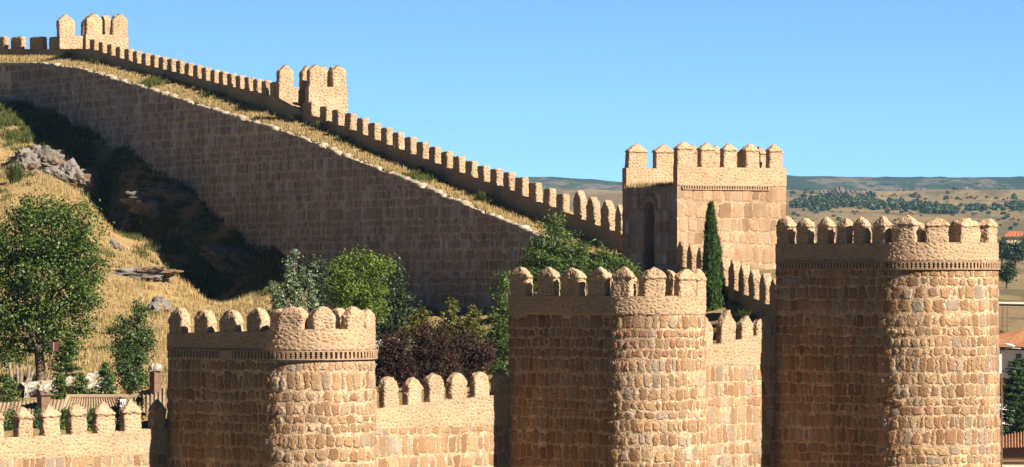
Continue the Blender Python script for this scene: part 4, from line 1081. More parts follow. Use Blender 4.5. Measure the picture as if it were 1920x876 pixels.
for i, (x, bl, ll) in enumerate(((738, ((735, 664, 32, 32), (722, 695, 26, 36), (752, 690, 28, 36), (754, 632, 9, 14), (722, 640, 8, 12)), 'dark plum-red bush touching the left tower, green shoots at its foot'),
                                 (808, ((800, 656, 36, 32), (824, 648, 24, 26), (790, 695, 36, 34), (830, 690, 34, 36), (806, 618, 9, 16), (788, 624, 8, 12), (832, 616, 8, 12)), 'dark plum-red bush in the middle of the row, the widest'),
                                 (880, ((866, 658, 30, 30), (898, 670, 28, 28), (870, 700, 36, 30), (915, 655, 9, 18), (856, 630, 9, 16), (884, 634, 7, 12)), 'dark plum-red bush at the right end of the row, near the middle tower'))):
    Yy = 203.0 + i
    add_tree('plum_bush', ll, 'bush', P(x, 745, Yy), PB(Yy, *bl), 420, 34, 0.115, L_plum, M_bark, 0.09, P(x, 705, Yy), 40 + i, sig=0.16, group='plum bushes behind the low wall')

def conifer(name, label, base, top, halfw, seed, mat, layers=16, nb=9, droop=0.35, leaf=0.16, dens=26, power=0.8, group=None, start=0.08, trunk=True):
    rs = np.random.default_rng(seed); b = np.array(base, float); H = np.array(top, float) - b
    T = thing(name, base, label, 'tree', group)
    mb = MB(); mb.tube([b - [0, 0, .3], b + H * 0.5, b + H * 0.97], [halfw * 0.09, halfw * 0.06, 0.015], 8); wood = mb
    cen = []; dirs = []
    for i in range(layers):
        f = start + (1 - start) * (i + rs.uniform(-.3, .3)) / layers; f = min(max(f, start), 0.985)
        L0 = halfw * (1 - f) ** power + 0.08 * halfw
        for j in range(nb if f < 0.8 else max(4, nb - 3)):
            a = rs.uniform(0, 2 * math.pi); L = L0 * rs.uniform(0.55, 1.15); o = b + H * f
            d = np.array([math.cos(a), math.sin(a), 0.25])
            tip = o + np.array([math.cos(a) * L, math.sin(a) * L, L * (0.30 - droop)])
            midp = o + np.array([math.cos(a), math.sin(a), 0.22]) * L * 0.55
            wood.tube([o, midp, tip], [halfw * 0.018, halfw * 0.012, 0.006], 4, cap=False)
            k = int(dens * (0.4 + L / halfw)); u = rs.uniform(0.18, 1.0, k)
            c = ((1 - u) ** 2)[:, None] * o + (2 * u * (1 - u))[:, None] * midp + (u ** 2)[:, None] * tip
            side = np.array([-math.sin(a), math.cos(a), 0]); wdt = 0.26 * L * (1.1 - u) + 0.05
            c = c + side * (rs.uniform(-1, 1, k) * wdt)[:, None] + rs.normal(size=(k, 3)) * np.array([.04, .04, .03]); c[:, 2] -= np.abs(rs.normal(size=k)) * 0.05 * L
            cen.append(c)
    wood.build('trunk', M_bark, T)
    mb = MB(); c = np.concatenate(cen); v, f = leaf_quads(c, leaf, rs, 1.2, 0.42); mb.raw(v, f); mb.build('crown', mat, T, smooth=False)
    return T
def cedar(label, base, Y, fork, blobs, ncl, seed, tips):
    """spreading cedar: flat plates of needle sprays with upright tips"""
    T = add_tree('cedar_tree', label, 'tree', base, PB(Y, *blobs), ncl, 46, 0.21, L_cedar, M_bark, 0.16, fork, seed, sig=0.20, asp=0.26, up=1.2, shell=0.35)
    return T
cedar('large spreading cedar behind the middle tower battlements', P(1042, 640, 226), 226, P(1044, 560, 226),
      ((1046, 412, 9, 18), (1040, 436, 22, 12), (1066, 444, 18, 9), (1018, 452, 22, 9), (1046, 462, 40, 12), (1088, 466, 22, 8), (1002, 472, 24, 9), (1030, 484, 44, 13), (1078, 488, 34, 12), (990, 496, 22, 10), (1040, 510, 56, 16), (1096, 512, 24, 10), (1004, 520, 34, 14), (1050, 540, 62, 18), (1028, 422, 12, 10)), 430, 51, 0)
cedar('small cedar with a pointed leader in front of the square tower doorway', P(1146, 620, 222), 222, P(1146, 560, 222),
      ((1128, 462, 7, 13), (1134, 480, 18, 9), (1152, 490, 22, 8), (1124, 498, 22, 9), (1168, 500, 18, 7), (1142, 508, 34, 11), (1182, 512, 16, 7), (1130, 522, 34, 14), (1160, 524, 34, 12)), 190, 52, 0)
cedar('cedar with drooping green sprays half hidden by the left edge of the middle tower', P(948, 740, 207), 207, P(948, 650, 207),
      ((944, 530, 10, 20), (938, 556, 18, 9), (952, 575, 20, 10), (932, 592, 22, 9), (945, 612, 28, 12), (930, 632, 26, 10), (950, 650, 30, 14), (926, 668, 24, 10), (940, 690, 32, 16)), 230, 53, 0)

def cypress(label, base, top, halfw, seed, name='cypress_tree', mat=None, n=9000, leaf=0.12, group=None, prof=None):
    rs = np.random.default_rng(seed); b = np.array(base, float); t = np.array(top, float)
    T = thing(name, base, label, 'tree', group)
    mb = MB(); mb.tube([b - [0, 0, .3], b * .4 + t * .6], [halfw * .16, halfw * .08], 7); mb.build('trunk', M_bark, T)
    f = rs.uniform(0.02, 1, n) ** 1.15
    w = halfw * (np.interp(f, *prof) if prof else np.interp(f, [0, .06, .25, .5, .75, .92, 1], [.5, .85, 1, .80, .5, .22, .03]))
    a = rs.uniform(0, 2 * math.pi, n); lump = np.array([noise.noise(Vector((math.cos(x) * 1.4, math.sin(x) * 1.4, y * (t[2] - b[2]) * 1.1 + seed))) for x, y in zip(a, f)])
    lump2 = np.array([noise.noise(Vector((math.cos(x) * 3.1, math.sin(x) * 3.1, y * (t[2] - b[2]) * 3.0 + seed * 2))) for x, y in zip(a, f)])
    r = w * (0.70 + 0.35 * rs.uniform(0, 1, n)) * (1 + 0.55 * lump + 0.25 * lump2)
    c = b + (t - b) * f[:, None] + np.stack([np.cos(a) * r, np.sin(a) * r, rs.normal(size=n) * 0.04], -1)
    # upright scale sprays
    out = np.stack([np.cos(a), np.sin(a), np.zeros(n)], -1); tang = np.stack([-np.sin(a), np.cos(a), np.zeros(n)], -1)
    upv = np.array([0, 0, 1.0]) + out * rs.uniform(0.0, 0.8, n)[:, None] + rs.normal(size=(n, 3)) * 0.25; upv /= np.linalg.norm(upv, axis=1)[:, None]
    tang = tang + rs.normal(size=(n, 3)) * 0.5
    s = leaf * rs.uniform(0.6, 1.5, n)[:, None]
    v = np.stack([c - tang * s * 0.28, c + tang * s * 0.28, c + upv * s * 1.5], 1).reshape(-1, 3)
    mb = MB(); mb.raw(v, np.arange(n * 3).reshape(n, 3)); mb.build('crown', mat or L_cypress, T, smooth=False)
    return T
cypress('tall slim dark cypress in front of the square tower', P(1334, 650, 220), P(1333, 384, 220), 0.66, 61, n=16000)
for i, (x, y0, y1, hw, ll) in enumerate(((14, 770, 705, 0.55, 'small conifer among the shrubs at the left edge, behind the pyramid merlons'), (112, 752, 704, 0.40, 'small conifer beside the brick chimney, in front of the garden wall'),
                                         (150, 752, 702, 0.42, 'small conifer in front of the middle of the garden wall'), (196, 756, 682, 0.50, 'small bushy conifer covering the right end of the garden wall'))):
    conifer('small_conifer', ll, P(x, y0, 195), P(x + 2, y1 - 4, 195), hw * 1.5, 62 + i, L_cedar if i != 3 else L_ivy, 15, 9, 0.02, 0.13, 22, 0.75, 'small conifers by the garden wall')
conifer('juniper_bush', 'dark feathery juniper bush behind the garden wall, under the big tree', P(122, 725, 207), P(128, 628, 207), 0.95, 71, L_cypress, 14, 9, 0.1, 0.15, 26, 0.6)
for i, (x, y, ll) in enumerate(((20, 788, 'leafy green shrub in the wall gap at the far left edge'), (71, 786, 'leafy green shrub filling the wall gap below the brick chimney'), (122, 786, 'leafy green shrub in the wall gap left of the tiled roof'), (172, 788, 'leafy green shrub in the wall gap under the tiled roof'), (222, 772, 'thin green shrub by the white plaster patch on the roof'), (258, 762, 'green weed bush on the broken roof near the stone-capped chimney'))):
    Yy = 177.5 + i * 0.6
    add_tree('leafy_shrub', ll, 'shrub', P(x, 838, Yy), PB(Yy, (x, y, 11, 22), (x - 5, y + 18, 12, 16), (x + 4, y - 14, 6, 10)), 60 if i < 4 else 30, 24, 0.10, L_ivy, M_bark, 0.03, P(x, 812, Yy), 80 + i, sig=0.10, group='shrubs behind the pyramid merlons')

# a photo column and row -> the point of the hillside there
def hit(px, py):
    Ys = np.arange(182, 345, 0.5); xs = (px - CX) / F * Ys; zr = (HY - py) / F * Ys; zt = zin_arr(xs, Ys)
    k = int(np.argmax(zt > zr)); return np.array([xs[k], Ys[k], zr[k]]) if zt[k] > zr[k] else P(px, py, 300)
def rk(px, py, sink, back=0.6):
    p = hit(px, py); return (p[0], p[1] + back, p[2] - sink)

# spiky weeds
def spiky(label, base, h, r, n, mat, seed, name='weed_bush'):
    rs = np.random.default_rng(seed); b = np.array(base, float); vs = []
    for _ in range(n):
        a = rs.uniform(0, 2 * math.pi); l = rs.uniform(0.2, 1.0); tip = b + np.array([math.cos(a) * r * l, math.sin(a) * r * l, h * rs.uniform(0.5, 1.0) * (1.15 - 0.5 * l)])
        st = b + np.array([math.cos(a), math.sin(a), 0]) * r * 0.25 * rs.uniform(0, 1); sd = np.array([-math.sin(a), math.cos(a), 0]) * rs.uniform(0.012, 0.03) + rs.normal(size=3) * 0.008
        md = (st + tip) / 2 + np.array([0, 0, h * 0.12]); vs += [st - sd, st + sd, md + sd * .7, md - sd * .7, md - sd * .7, md + sd * .7, tip + sd * .1, tip - sd * .1]
    v = np.array(vs); mb = MB(); mb.raw(v, np.arange(len(v)).reshape(-1, 4))
    o = mb.build(name, mat, origin=base, smooth=False); return tag(o, label, 'plant')
def on_walk(px, off): t = t_of(px, off); p = upt(t, off); f = (off + WW) / WW; return np.array([p[0], p[1], Zi(t) * (1 - f) + Zf(t) * f])
spiky('green spiky weed on the wall walk below the lower turret', on_walk(598, -0.6), 0.85, 0.7, 160, G_green, 91)
spiky('dark green weed clump in the shade under the lower turret opening', on_walk(552, -0.5), 0.7, 0.7, 130, G_green, 92)
spiky('single tall dry stalk on the wall walk halfway down', on_walk(740, -0.4), 1.35, 0.10, 14, G_straw, 93)
spiky('green weed clump on the lower wall walk, beside the last square merlons', on_walk(905, -0.9), 0.8, 0.9, 170, G_green, 94)
spiky('small green weed on the wall walk left of the lower weed clump', on_walk(787, -0.3), 0.55, 0.5, 90, G_green, 95)
spiky('yellow-green weed at the foot of the crest turret', on_walk(126, -0.7), 0.9, 0.7, 150, G_green, 96)
spiky('broad spiky dark green bush on the sunny slope above the big tree', rk(28, 345, .1, 0), 2.0, 1.15, 420, G_green, 97, 'spiky_bush')
for i, (x, y, Y, h, ll) in enumerate(((160, 340, 300, .9, 'pale weed tuft growing beside the upper granite outcrop'), (210, 620, 250, .8, 'green weed on the slope between the big tree and the slim poplar'), (390, 555, 285, .9, 'pale green weed on the edge of the sunny grass bank'), (40, 265, 322, .6, 'low green weed in the sunlit straw near the crest'))):
    spiky(ll, rk(x, y + 6, .05, 0), h, 0.8, 120, G_green if i != 0 else G_straw, 100 + i)
dp = lambda px: P(px, 516, 236)
spiky('green weed by the foot of the square tower doorway', P(1190, 528, 236), 1.0, 0.7, 160, G_green, 110)
spiky('dry yellow weed in front of the square tower foot', P(1176, 540, 230), 0.9, 0.6, 120, G_straw, 111)
spiky('dark weeds in the shade below the thin pointed merlons', P(1400, 602, 213), 0.7, 0.9, 140, G_green, 112)

# grass
def blades(pts, h0, h1, n, rs, wid=0.035, lean=0.35):
    N = len(pts) * n; b = np.repeat(pts, n, 0) + rs.normal(size=(N, 3)) * np.array([0.16, 0.16, 0.0])
    h = rs.uniform(h0, h1, N) * np.repeat(rs.uniform(0.55, 1.25, len(pts)), n); a = rs.uniform(0, 2 * math.pi, N)
    ln = rs.uniform(0, lean, N) * h; dx = np.cos(rs.uniform(0, 6.283, N)) * ln; dy = np.sin(rs.uniform(0, 6.283, N)) * ln
    w = wid * rs.uniform(0.6, 1.3, N); sx, sy = np.cos(a) * w, np.sin(a) * w
    z0 = b[:, 2] - 0.06
    v = np.stack([np.stack([b[:, 0] - sx, b[:, 1] - sy, z0], -1), np.stack([b[:, 0] + sx, b[:, 1] + sy, z0], -1), np.stack([b[:, 0] + dx, b[:, 1] + dy, z0 + h], -1)], 1)
    return v.reshape(-1, 3), np.arange(N * 3).reshape(N, 3)
def hill_grass():
    rs = np.random.default_rng(5)
    px = CX + F * HV[:, 0] / HV[:, 1]; py = HY - F * HV[:, 2] / HV[:, 1]
    ok = (px > -40) & (px < 540) & (py < 745)
    V = HV[ok]; off = (V[:, 0] - A0[0]) * ON[0] + (V[:, 1] - A0[1]) * ON[1]
    i = rs.integers(0, len(V), 26000); p = V[i] + rs.uniform(-.35, .35, (len(i), 3)) * np.array([1, 1, 0]); o = off[i]
    p[:, 2] = zin_arr(p[:, 0], p[:, 1]) + np.array([noise.fractal(Vector((x * 0.22 + 3, y * 0.22, 1.11)), 1.0, 2.0, 4) * 0.28 + noise.fractal(Vector((x * 0.7 + 9, y * 0.7, 3.33)), 1.0, 2.0, 4) * 0.10 for x, y in zip(p[:, 0], p[:, 1])])
    den = np.array([noise.noise(Vector((x * 0.45, y * 0.30, 2.0))) for x, y in p[:, :2]])
    gr = np.array([noise.noise(Vector((x * 0.3 + 40, y * 0.2, 7.0))) for x, y in p[:, :2]])
    g2 = np.array([noise.noise(Vector((x * 1.1 + 9, y * 0.7, 3.0))) for x, y in p[:, :2]])
    green = (gr + np.clip((o + 11) / 6.0, 0, 1) * 0.9 + 0.5 * g2) > 0.44
    keep = den > -0.14
    mb = MB(); v, f = blades(p[keep & ~green], 0.13, 0.40, 8, rs, 0.03); mb.raw(v, f); tag(mb.build('dry_grass', G_straw, origin=(-25, 280, 0), smooth=False), kind='stuff')
    mb = MB(); v, f = blades(p[keep & green], 0.18, 0.48, 8, rs, 0.04); mb.raw(v, f); tag(mb.build('green_grass', G_green, origin=(-25, 280, 0), smooth=False), kind='stuff')
    Vs = V[off > -8.5]; i = rs.integers(0, len(Vs), 9000); q = Vs[i] + rs.uniform(-.35, .35, (len(i), 3)) * np.array([1, 1, 0])
    v, f = blades(q[np.array([noise.noise(Vector((a * .5, b * .35, 11.0))) for a, b in q[:, :2]]) > -0.15], 0.2, 0.55, 8, rs, 0.045); mb = MB(); mb.raw(v, f); tag(mb.build('shade_grass', G_green, origin=(-25, 280, 0), smooth=False), kind='stuff')
    # wall walk
    n = 7000; t = rs.uniform(0, t_of(108), n); u = np.abs(rs.normal(0.28, 0.3, n)); u = np.where(u > 0.97, rs.uniform(0.1, 0.9, n), u)
    q = np.array([upt(a, -WW + 0.40 + (WW - 0.4) * b) for a, b in zip(t, u)]); z = np.array([Zi(a) * (1 - b) + Zf(a) * b for a, b in zip(t, u)])
    p = np.column_stack([q, z]); d = np.array([noise.noise(Vector((a * 0.55, 3.0, 1.0))) + 0.6 * noise.noise(Vector((a * 2.1, b * 3, 5.0))) for a, b in zip(t, u)])
    g = np.array([noise.noise(Vector((a * 0.22, 8.0, 1.0))) for a in t]) + u * 0.35
    k = d > -0.22
    mb = MB(); v, f = blades(p[k & (g < 0.50)], 0.09, 0.34, 7, rs, 0.028); mb.raw(v, f)
    s = rs.uniform(-0.3, 10.5, 1500); w = rs.uniform(0.1, 0.8, 1500); q = A3 + s[:, None] * E0 + (w * WW)[:, None] * ON; z = np.array([zof(119 - 13 * b, y) for b, y in zip(w, q[:, 1])])
    v, f = blades(np.column_stack([q, z]), 0.15, 0.4, 7, rs, 0.03); mb.raw(v, f)
    tag(mb.build('wall_walk_grass', G_straw, origin=(-15, 295, 10), smooth=False), kind='stuff')
    mb = MB(); v, f = blades(p[k & (g >= 0.50)], 0.2, 0.5, 7, rs, 0.035); mb.raw(v, f); tag(mb.build('wall_walk_weeds', G_green, origin=(-15, 295, 10), smooth=False), kind='stuff')
    n = 420; a = rs.uniform(0.05, 0.98, n) * 5.6; b = np.abs(rs.normal(0.0, 0.5, n)) + 0.08
    q = SQD + (SQA - SQD) / 5.9 * a[:, None] + SQU * b[:, None]; mb = MB(); v, f = blades(np.column_stack([q, np.full(n, SQZ)]), 0.12, 0.36, 7, rs, 0.025); mb.raw(v, f)
    tag(mb.build('platform_grass', G_straw, origin=(9, 243, SQZ), smooth=False), kind='stuff')
hill_grass()

# ------------------------------------------------------------------ rocks
import bmesh
def boulder(label, c, r, seed, name='boulder', sub=5, flat=0.55, group=None, mat=None, rot=0.0):
    bm = bmesh.new(); bmesh.ops.create_icosphere(bm, subdivisions=sub, radius=1.0)
    so = Vector((seed * 7.31, seed * 3.17, seed * 1.93)); ca, sa = math.cos(rot), math.sin(rot)
    for v in bm.verts:
        p = v.co.copy(); q = Vector((p.x * 1.0, p.y, p.z * 1.5))
        d = noise.voronoi(q * 1.25 + so)[0]
        k = 0.74 + 0.75 * (d[1] - d[0]) * 0.6 + 0.32 * noise.fractal(q * 1.1 + so, 1.0, 2.0, 3) + 0.12 * noise.fractal(q * 5 + so, 0.7, 2.0, 5)
        st = 0.022 * math.sin((p.z * 1.0 + p.x * 0.45 + noise.noise(q * 1.5 + so) * 0.5) * 17)
        p = p * (k + st)
        x, y, z = p.x * r[0], p.y * r[1], p.z * r[2]
        v.co = Vector((x * ca - z * sa, y, x * sa + z * ca))
    me = bpy.data.meshes.new(name); bm.to_mesh(me); bm.free(); me.materials.append(mat or M_rock)
    me.polygons.foreach_set('use_smooth', np.full(len(me.polygons), False)); 
    o = bpy.data.objects.new(name, me); COL.objects.link(o); o.location = tuple(c)
    return tag(o, label, 'rock', group)
boulder('long granite outcrop on the sunny slope below the crest grass', rk(75, 312, 0.1, -0.5), (2.60, 2.00, 1.75), 3, rot=-0.15)
boulder('pale cracked granite outcrop leaning over the top of the big tree', rk(140, 348, 0.1, -0.5), (2.3, 2.0, 1.75), 5, rot=-0.25)
boulder('small grey rock above the longer granite outcrop', rk(103, 292, 0.1, -0.5), (1.17, 0.91, 0.59), 8, sub=4)
boulder('rounded grey boulder between the long outcrop and the spiky dark bush', rk(48, 322, 0.0, -0.8), (1.3, 1.1, 1.2), 33)
boulder('flat dark-stained rock shelf on the golden grass bank', rk(262, 514, 0.1, -0.5), (2.60, 1.95, 0.65), 12, rot=0.05)
boulder('small grey rock beside the right edge of the big tree', rk(216, 466, 0.1, -0.5), (0.72, 0.78, 0.62), 15, sub=4)
boulder('brown broken rock face behind the left tower, under the grass bank', rk(303, 590, 0.1, -0.5), (1.30, 1.56, 1.17), 18, sub=4)
boulder('big dark rock in the shade at the foot of the hill wall', rk(318, 378, 0.1, -0.5), (3.25, 2.60, 1.62), 21, rot=-0.1)
boulder('low shaded rock down the slope from the big dark rock', rk(442, 486, 0.1, -0.5), (2.60, 2.08, 1.04), 24, rot=-0.3)
boulder('small shaded rock beside the lit edge of the slope', rk(245, 430, 0.1, -0.5), (1.17, 1.17, 0.78), 27, sub=4)

# ------------------------------------------------------------------ roofs and small buildings inside the wall
def tile_mat(name, a, b, c):
    k = NT(name); uvn = k.n('ShaderNodeUVMap'); uvn.uv_map = 'UVMap'; uv = uvn.outputs[0]; u, v, _ = k.sep(uv)
    wn1 = k.n('ShaderNodeTexWhiteNoise', noise_dimensions='2D'); k.put(wn1.inputs['Vector'], k.xyz(k.math('FLOOR', u), k.math('FLOOR', k.math('MULTIPLY', v, 2.6))))
    col = k.ramp(wn1.outputs['Value'], [(0, a), (0.5, b), (1, c)])
    n = k.noise(uv, 1.5, 5, 0.7); col = k.mix(k.mapr(n, 0.5, 0.75), col, (0.18, 0.15, 0.10))
    fr = k.math('FRACT', k.math('MULTIPLY', v, 2.6))
    return k.finish(col, 0.9, bump=(k.math('ADD', k.math('MULTIPLY', fr, -0.5), n), 0.06))
M_tile_old = tile_mat('old_roof_tile', (0.19, 0.135, 0.085), (0.27, 0.19, 0.12), (0.21, 0.165, 0.11))
M_tile = tile_mat('roof_tile', (0.15, 0.058, 0.028), (0.24, 0.10, 0.048), (0.20, 0.11, 0.062))
M_tile_far = tile_mat('red_roof_tile', (0.30, 0.085, 0.05), (0.36, 0.11, 0.065), (0.33, 0.10, 0.06))
M_white = simple('whitewash', [(0.3, (0.74, 0.74, 0.75)), (0.7, (0.82, 0.82, 0.83))], 1.2, bump=0.01)
M_brickred = simple('red_brick', [(0.3, (0.10, 0.058, 0.040)), (0.7, (0.17, 0.105, 0.072))], 7, bump=0.02)
M_plaster = simple('tan_plaster', [(0.3, (0.42, 0.35, 0.26)), (0.7, (0.55, 0.47, 0.36))], 1.2, bump=0.01)
M_glass = simple('dark_glass', [(0.0, (0.03, 0.035, 0.04)), (1, (0.05, 0.055, 0.06))], 1, 0.15, bump=0.0, spec=0.5)
M_steel = simple('galvanised_steel', [(0.3, (0.40, 0.41, 0.42)), (0.7, (0.55, 0.56, 0.57))], 3, 0.5, bump=0.0)
M_lampwhite = simple('white_paint', [(0.3, (0.55, 0.55, 0.54)), (0.7, (0.62, 0.62, 0.61))], 2, 0.5, bump=0.0)
M_steel2 = simple('grey_paint', [(0.3, (0.30, 0.30, 0.31)), (0.7, (0.38, 0.38, 0.39))], 3, 0.5, bump=0.0)
M_redpaint = simple('dark_red_paint', [(0.3, (0.055, 0.014, 0.012)), (0.7, (0.09, 0.02, 0.018))], 2, 0.5, bump=0.0)
M_tiledark = simple('eave_timber', [(0.3, (0.10, 0.07, 0.05)), (0.7, (0.18, 0.12, 0.08))], 5)

def tiled(mb, a, b, c, d, pitch=0.22, r=0.07):
    """roof slope: ridge a->b, eave d->c, as ranks of half-round tiles"""
    a, b, c, d = [np.array(q, float) for q in (a, b, c, d)]
    W = max(np.linalg.norm(b - a), np.linalg.norm(c - d)); Hh = np.linalg.norm((d + c) / 2 - (a + b) / 2)
    nrm = np.cross(b - a if np.linalg.norm(b - a) > 0.1 else c - d, d - a); nrm /= np.linalg.norm(nrm)
    if nrm[2] < 0: nrm = -nrm
    nc = max(2, int(W / pitch)); nu = nc * 8 + 1; nv = max(3, int(Hh / 0.13))
    pos = np.zeros((nv, nu, 3)); uv = np.zeros((nv, nu, 2))
    for i, f in enumerate(np.linspace(0, 1, nv)):
        for j, g in enumerate(np.linspace(0, 1, nu)):
            ph = g * nc; x = (ph % 1.0); h = r * math.sin(math.pi * min(1, x / 0.62)) if x < 0.62 else -r * 0.35 * math.sin(math.pi * (x - 0.62) / 0.38)
            step = 0.03 * ((f * Hh * 2.6) % 1.0)
            p = (a * (1 - g) + b * g) * (1 - f) + (d * (1 - g) + c * g) * f
            pos[i, j] = p + nrm * (h + step); uv[i, j] = (ph, f * Hh)
    mb.grid(pos, uv)

def old_house():
    Y = 188.0
    T = thing('tiled_house', P(170, 845, Y + 2), 'old house with a weathered tiled roof and brick chimney behind the pyramid merlons', 'house')
    rz = zof(746, Y + 3); ez = rz - 1.6
    rl, rr = P(127, 746, Y + 3), P(240, 746, Y + 3)
    el, er = np.array([rl[0] - 0.35, Y - 1.2, ez]), np.array([rr[0] + 1.5, Y - 1.2, ez]); bl, br = np.array([rl[0] - 0.9, Y + 7, ez]), np.array([rr[0] + 0.5, Y + 7, ez])
    mb = MB(); tiled(mb, rl, rr, er, el, 0.17, 0.034); tiled(mb, rr, rl, bl, br, 0.24, 0.075)
    tiled(mb, rl, rl + [0.01, 0, 0], el, bl, 0.24, 0.075)
    mb.tube([rl + [-.05, 0, .05], rr + [.05, 0, .05]], [0.11, 0.11], 8); mb.tube([rl + [0, 0, .05], el + [0, 0, .06]], [0.11, 0.11], 8)
    roof = mb.build('roof', M_tile_old, T, smooth=True)
    mb = MB(); x0, x1 = el[0] + .3, er[0] - .3
    mb.box(((x0 + x1) / 2, Y + 2.9, ez - 1.6), (1, 0), (0, 1), (x1 - x0) / 2, 3.7, 1.55); mb.build('wall', M_lowwall, T, smooth=False)
    # lower left lean-to roof with the brick chimney
    a, b = P(-30, 757, Y + 1), P(122, 749, Y + 1); mb = MB(); tiled(mb, a, b, b + [0, -3.6, -1.35], a + [0, -3.6, -1.35], 0.17, 0.034); roof2 = mb.build('roof', M_tile_old, T)
    cc = P(82, 750, Y); mb = MB(); mb.box(cc - [0, 0, 0.3], (0.80, 0.60), (-0.60, 0.80), 0.23, 0.20, 0.5); 
    ch = mb.build('chimney', M_brickred, roof2, smooth=False)
    mb = MB(); mb.box(cc + [0, 0, 0.25], (0.80, 0.60), (-0.60, 0.80), 0.33, 0.30, 0.03); mb.box(cc + [0, 0, 0.20], (0.80, 0.60), (-0.60, 0.80), 0.28, 0.25, 0.022)
    for dx in (-.15, .15): mb.box(cc + [dx * .8, dx * .6, 0.31], (0.80, 0.60), (-0.60, 0.80), 0.10, 0.14, 0.035)
    mb.build('chimney_cap', M_brickred, roof2, smooth=False)
    return T
old_house()
def broken_house():
    Y = 190.0
    T = thing('tiled_house', P(272, 850, Y), 'small house with a broken overgrown roof and stone-capped chimney, beside the left tower', 'house')
    a, b = P(236, 750, Y + 1), P(312, 726, Y + 1); d, c = P(236, 778, Y - 2.5), P(312, 770, Y - 2.5)
    mb = MB(); tiled(mb, a, b, c, d, 0.18, 0.04); mb.tube([a + [0, 0, .03], b + [0, 0, .03]], [0.13, 0.13], 8)
    rf = mb.build('roof', M_tile_old, T)
    mb = MB(); x0, x1 = a[0] + .1, b[0] - .1; mb.box(((x0 + x1) / 2, Y - 0.6, a[2] - 2.6), (1, 0), (0, 1), (x1 - x0) / 2, 1.5, 1.9); mb.build('wall', M_lowwall, T, smooth=False)
    pc = P(291, 712, Y + .6); mb = MB(); mb.box(pc - [0, 0, 0.15], (0.75, 0.66), (-0.66, 0.75), 0.18, 0.18, 0.55); ch = mb.build('chimney', M_brickred, rf, smooth=False)
    mb = MB(); rings = []
    for h, s in ((0.38, 1.45), (0.46, 1.5), (0.60, 1.35), (0.72, 1.0), (0.76, 0.4)):
        r = []
        for a_ in np.linspace(0, 2 * math.pi, 16, endpoint=False):
            q = Vector((math.cos(a_) * .22 * s, math.sin(a_) * .20 * s, h * .85 + .05)); nv = noise.noise_vector(q * 5) * .03; r.append(pc + np.array([q.x + nv.x, q.y + nv.y, h + nv.z]))
        rings.append(r)
    mb.grid(np.array(rings), None, wrap=True); mb.raw(rings[-1], [tuple(range(16))]); mb.raw(rings[0], [tuple(range(16))[::-1]]); mb.build('chimney_cap', M_lowwall, rf)
    mb = MB(); wp = P(231, 756, Y - 0.4); mb.box(wp, (1, 0), (0, 1), 0.11, 0.2, 0.17); mb.build('plaster_stub', M_white, T, smooth=False)
broken_house()

def garden_wall(label, pts, t=0.5, h=1.0, seed=0, name='garden_wall'):
    """low rubble wall along (px,py,Y) top points"""
    q = [P(*p) for p in pts]; mid = sum(q) / len(q)
    s = [0]
    for a, b in zip(q[:-1], q[1:]): s.append(s[-1] + np.linalg.norm(b - a))
    ss = np.linspace(0, s[-1], int(s[-1] / 0.1)); C_ = np.stack([np.interp(ss, s, [p[i] for p in q]) for i in range(3)], -1)
    d = np.gradient(C_[:, :2], axis=0); d /= np.linalg.norm(d, axis=1)[:, None]; n = np.stack([d[:, 1], -d[:, 0]], -1)
    prof = [(t / 2, -h - 1.2), (t / 2, -h * .5), (t / 2, -.1), (t * .38, 0.0), (0, .05), (-t * .38, 0), (-t / 2, -.1), (-t / 2, -h - 1.2)]
    pos = np.zeros((len(prof), len(ss), 3)); uv = np.zeros((len(prof), len(ss), 2)); arc = 0
    for i, (o, z) in enumerate(prof):
        if i: arc += math.hypot(o - prof[i - 1][0], z - prof[i - 1][1])
        for j in range(len(ss)):
            nv = noise.noise_vector(Vector((ss[j] * 1.6, i * .8, seed))) * 0.07
            pos[i, j] = (C_[j, 0] + n[j, 0] * (o + nv.x), C_[j, 1] + n[j, 1] * (o + nv.x), C_[j, 2] + z + nv.z)
        uv[i, :, 0] = ss; uv[i, :, 1] = arc
    # subdivide the tall sides for the relief
    mb = MB(); mb.grid(pos, uv, flip=False)
    o = mb.build(name, M_lowwall, origin=mid); return tag(o, label, 'wall', kind='thing')
garden_wall('low pale rubble garden wall behind the conifers and brick chimney', [(38, 722, 202), (70, 717, 203), (130, 709, 204.5), (192, 699, 206)], 0.5, 1.0, 3)
garden_wall('short rubble garden wall between the left tower and the plum bushes', [(690, 643, 222), (716, 639, 222.5), (745, 634, 223)], 0.45, 0.9, 8)

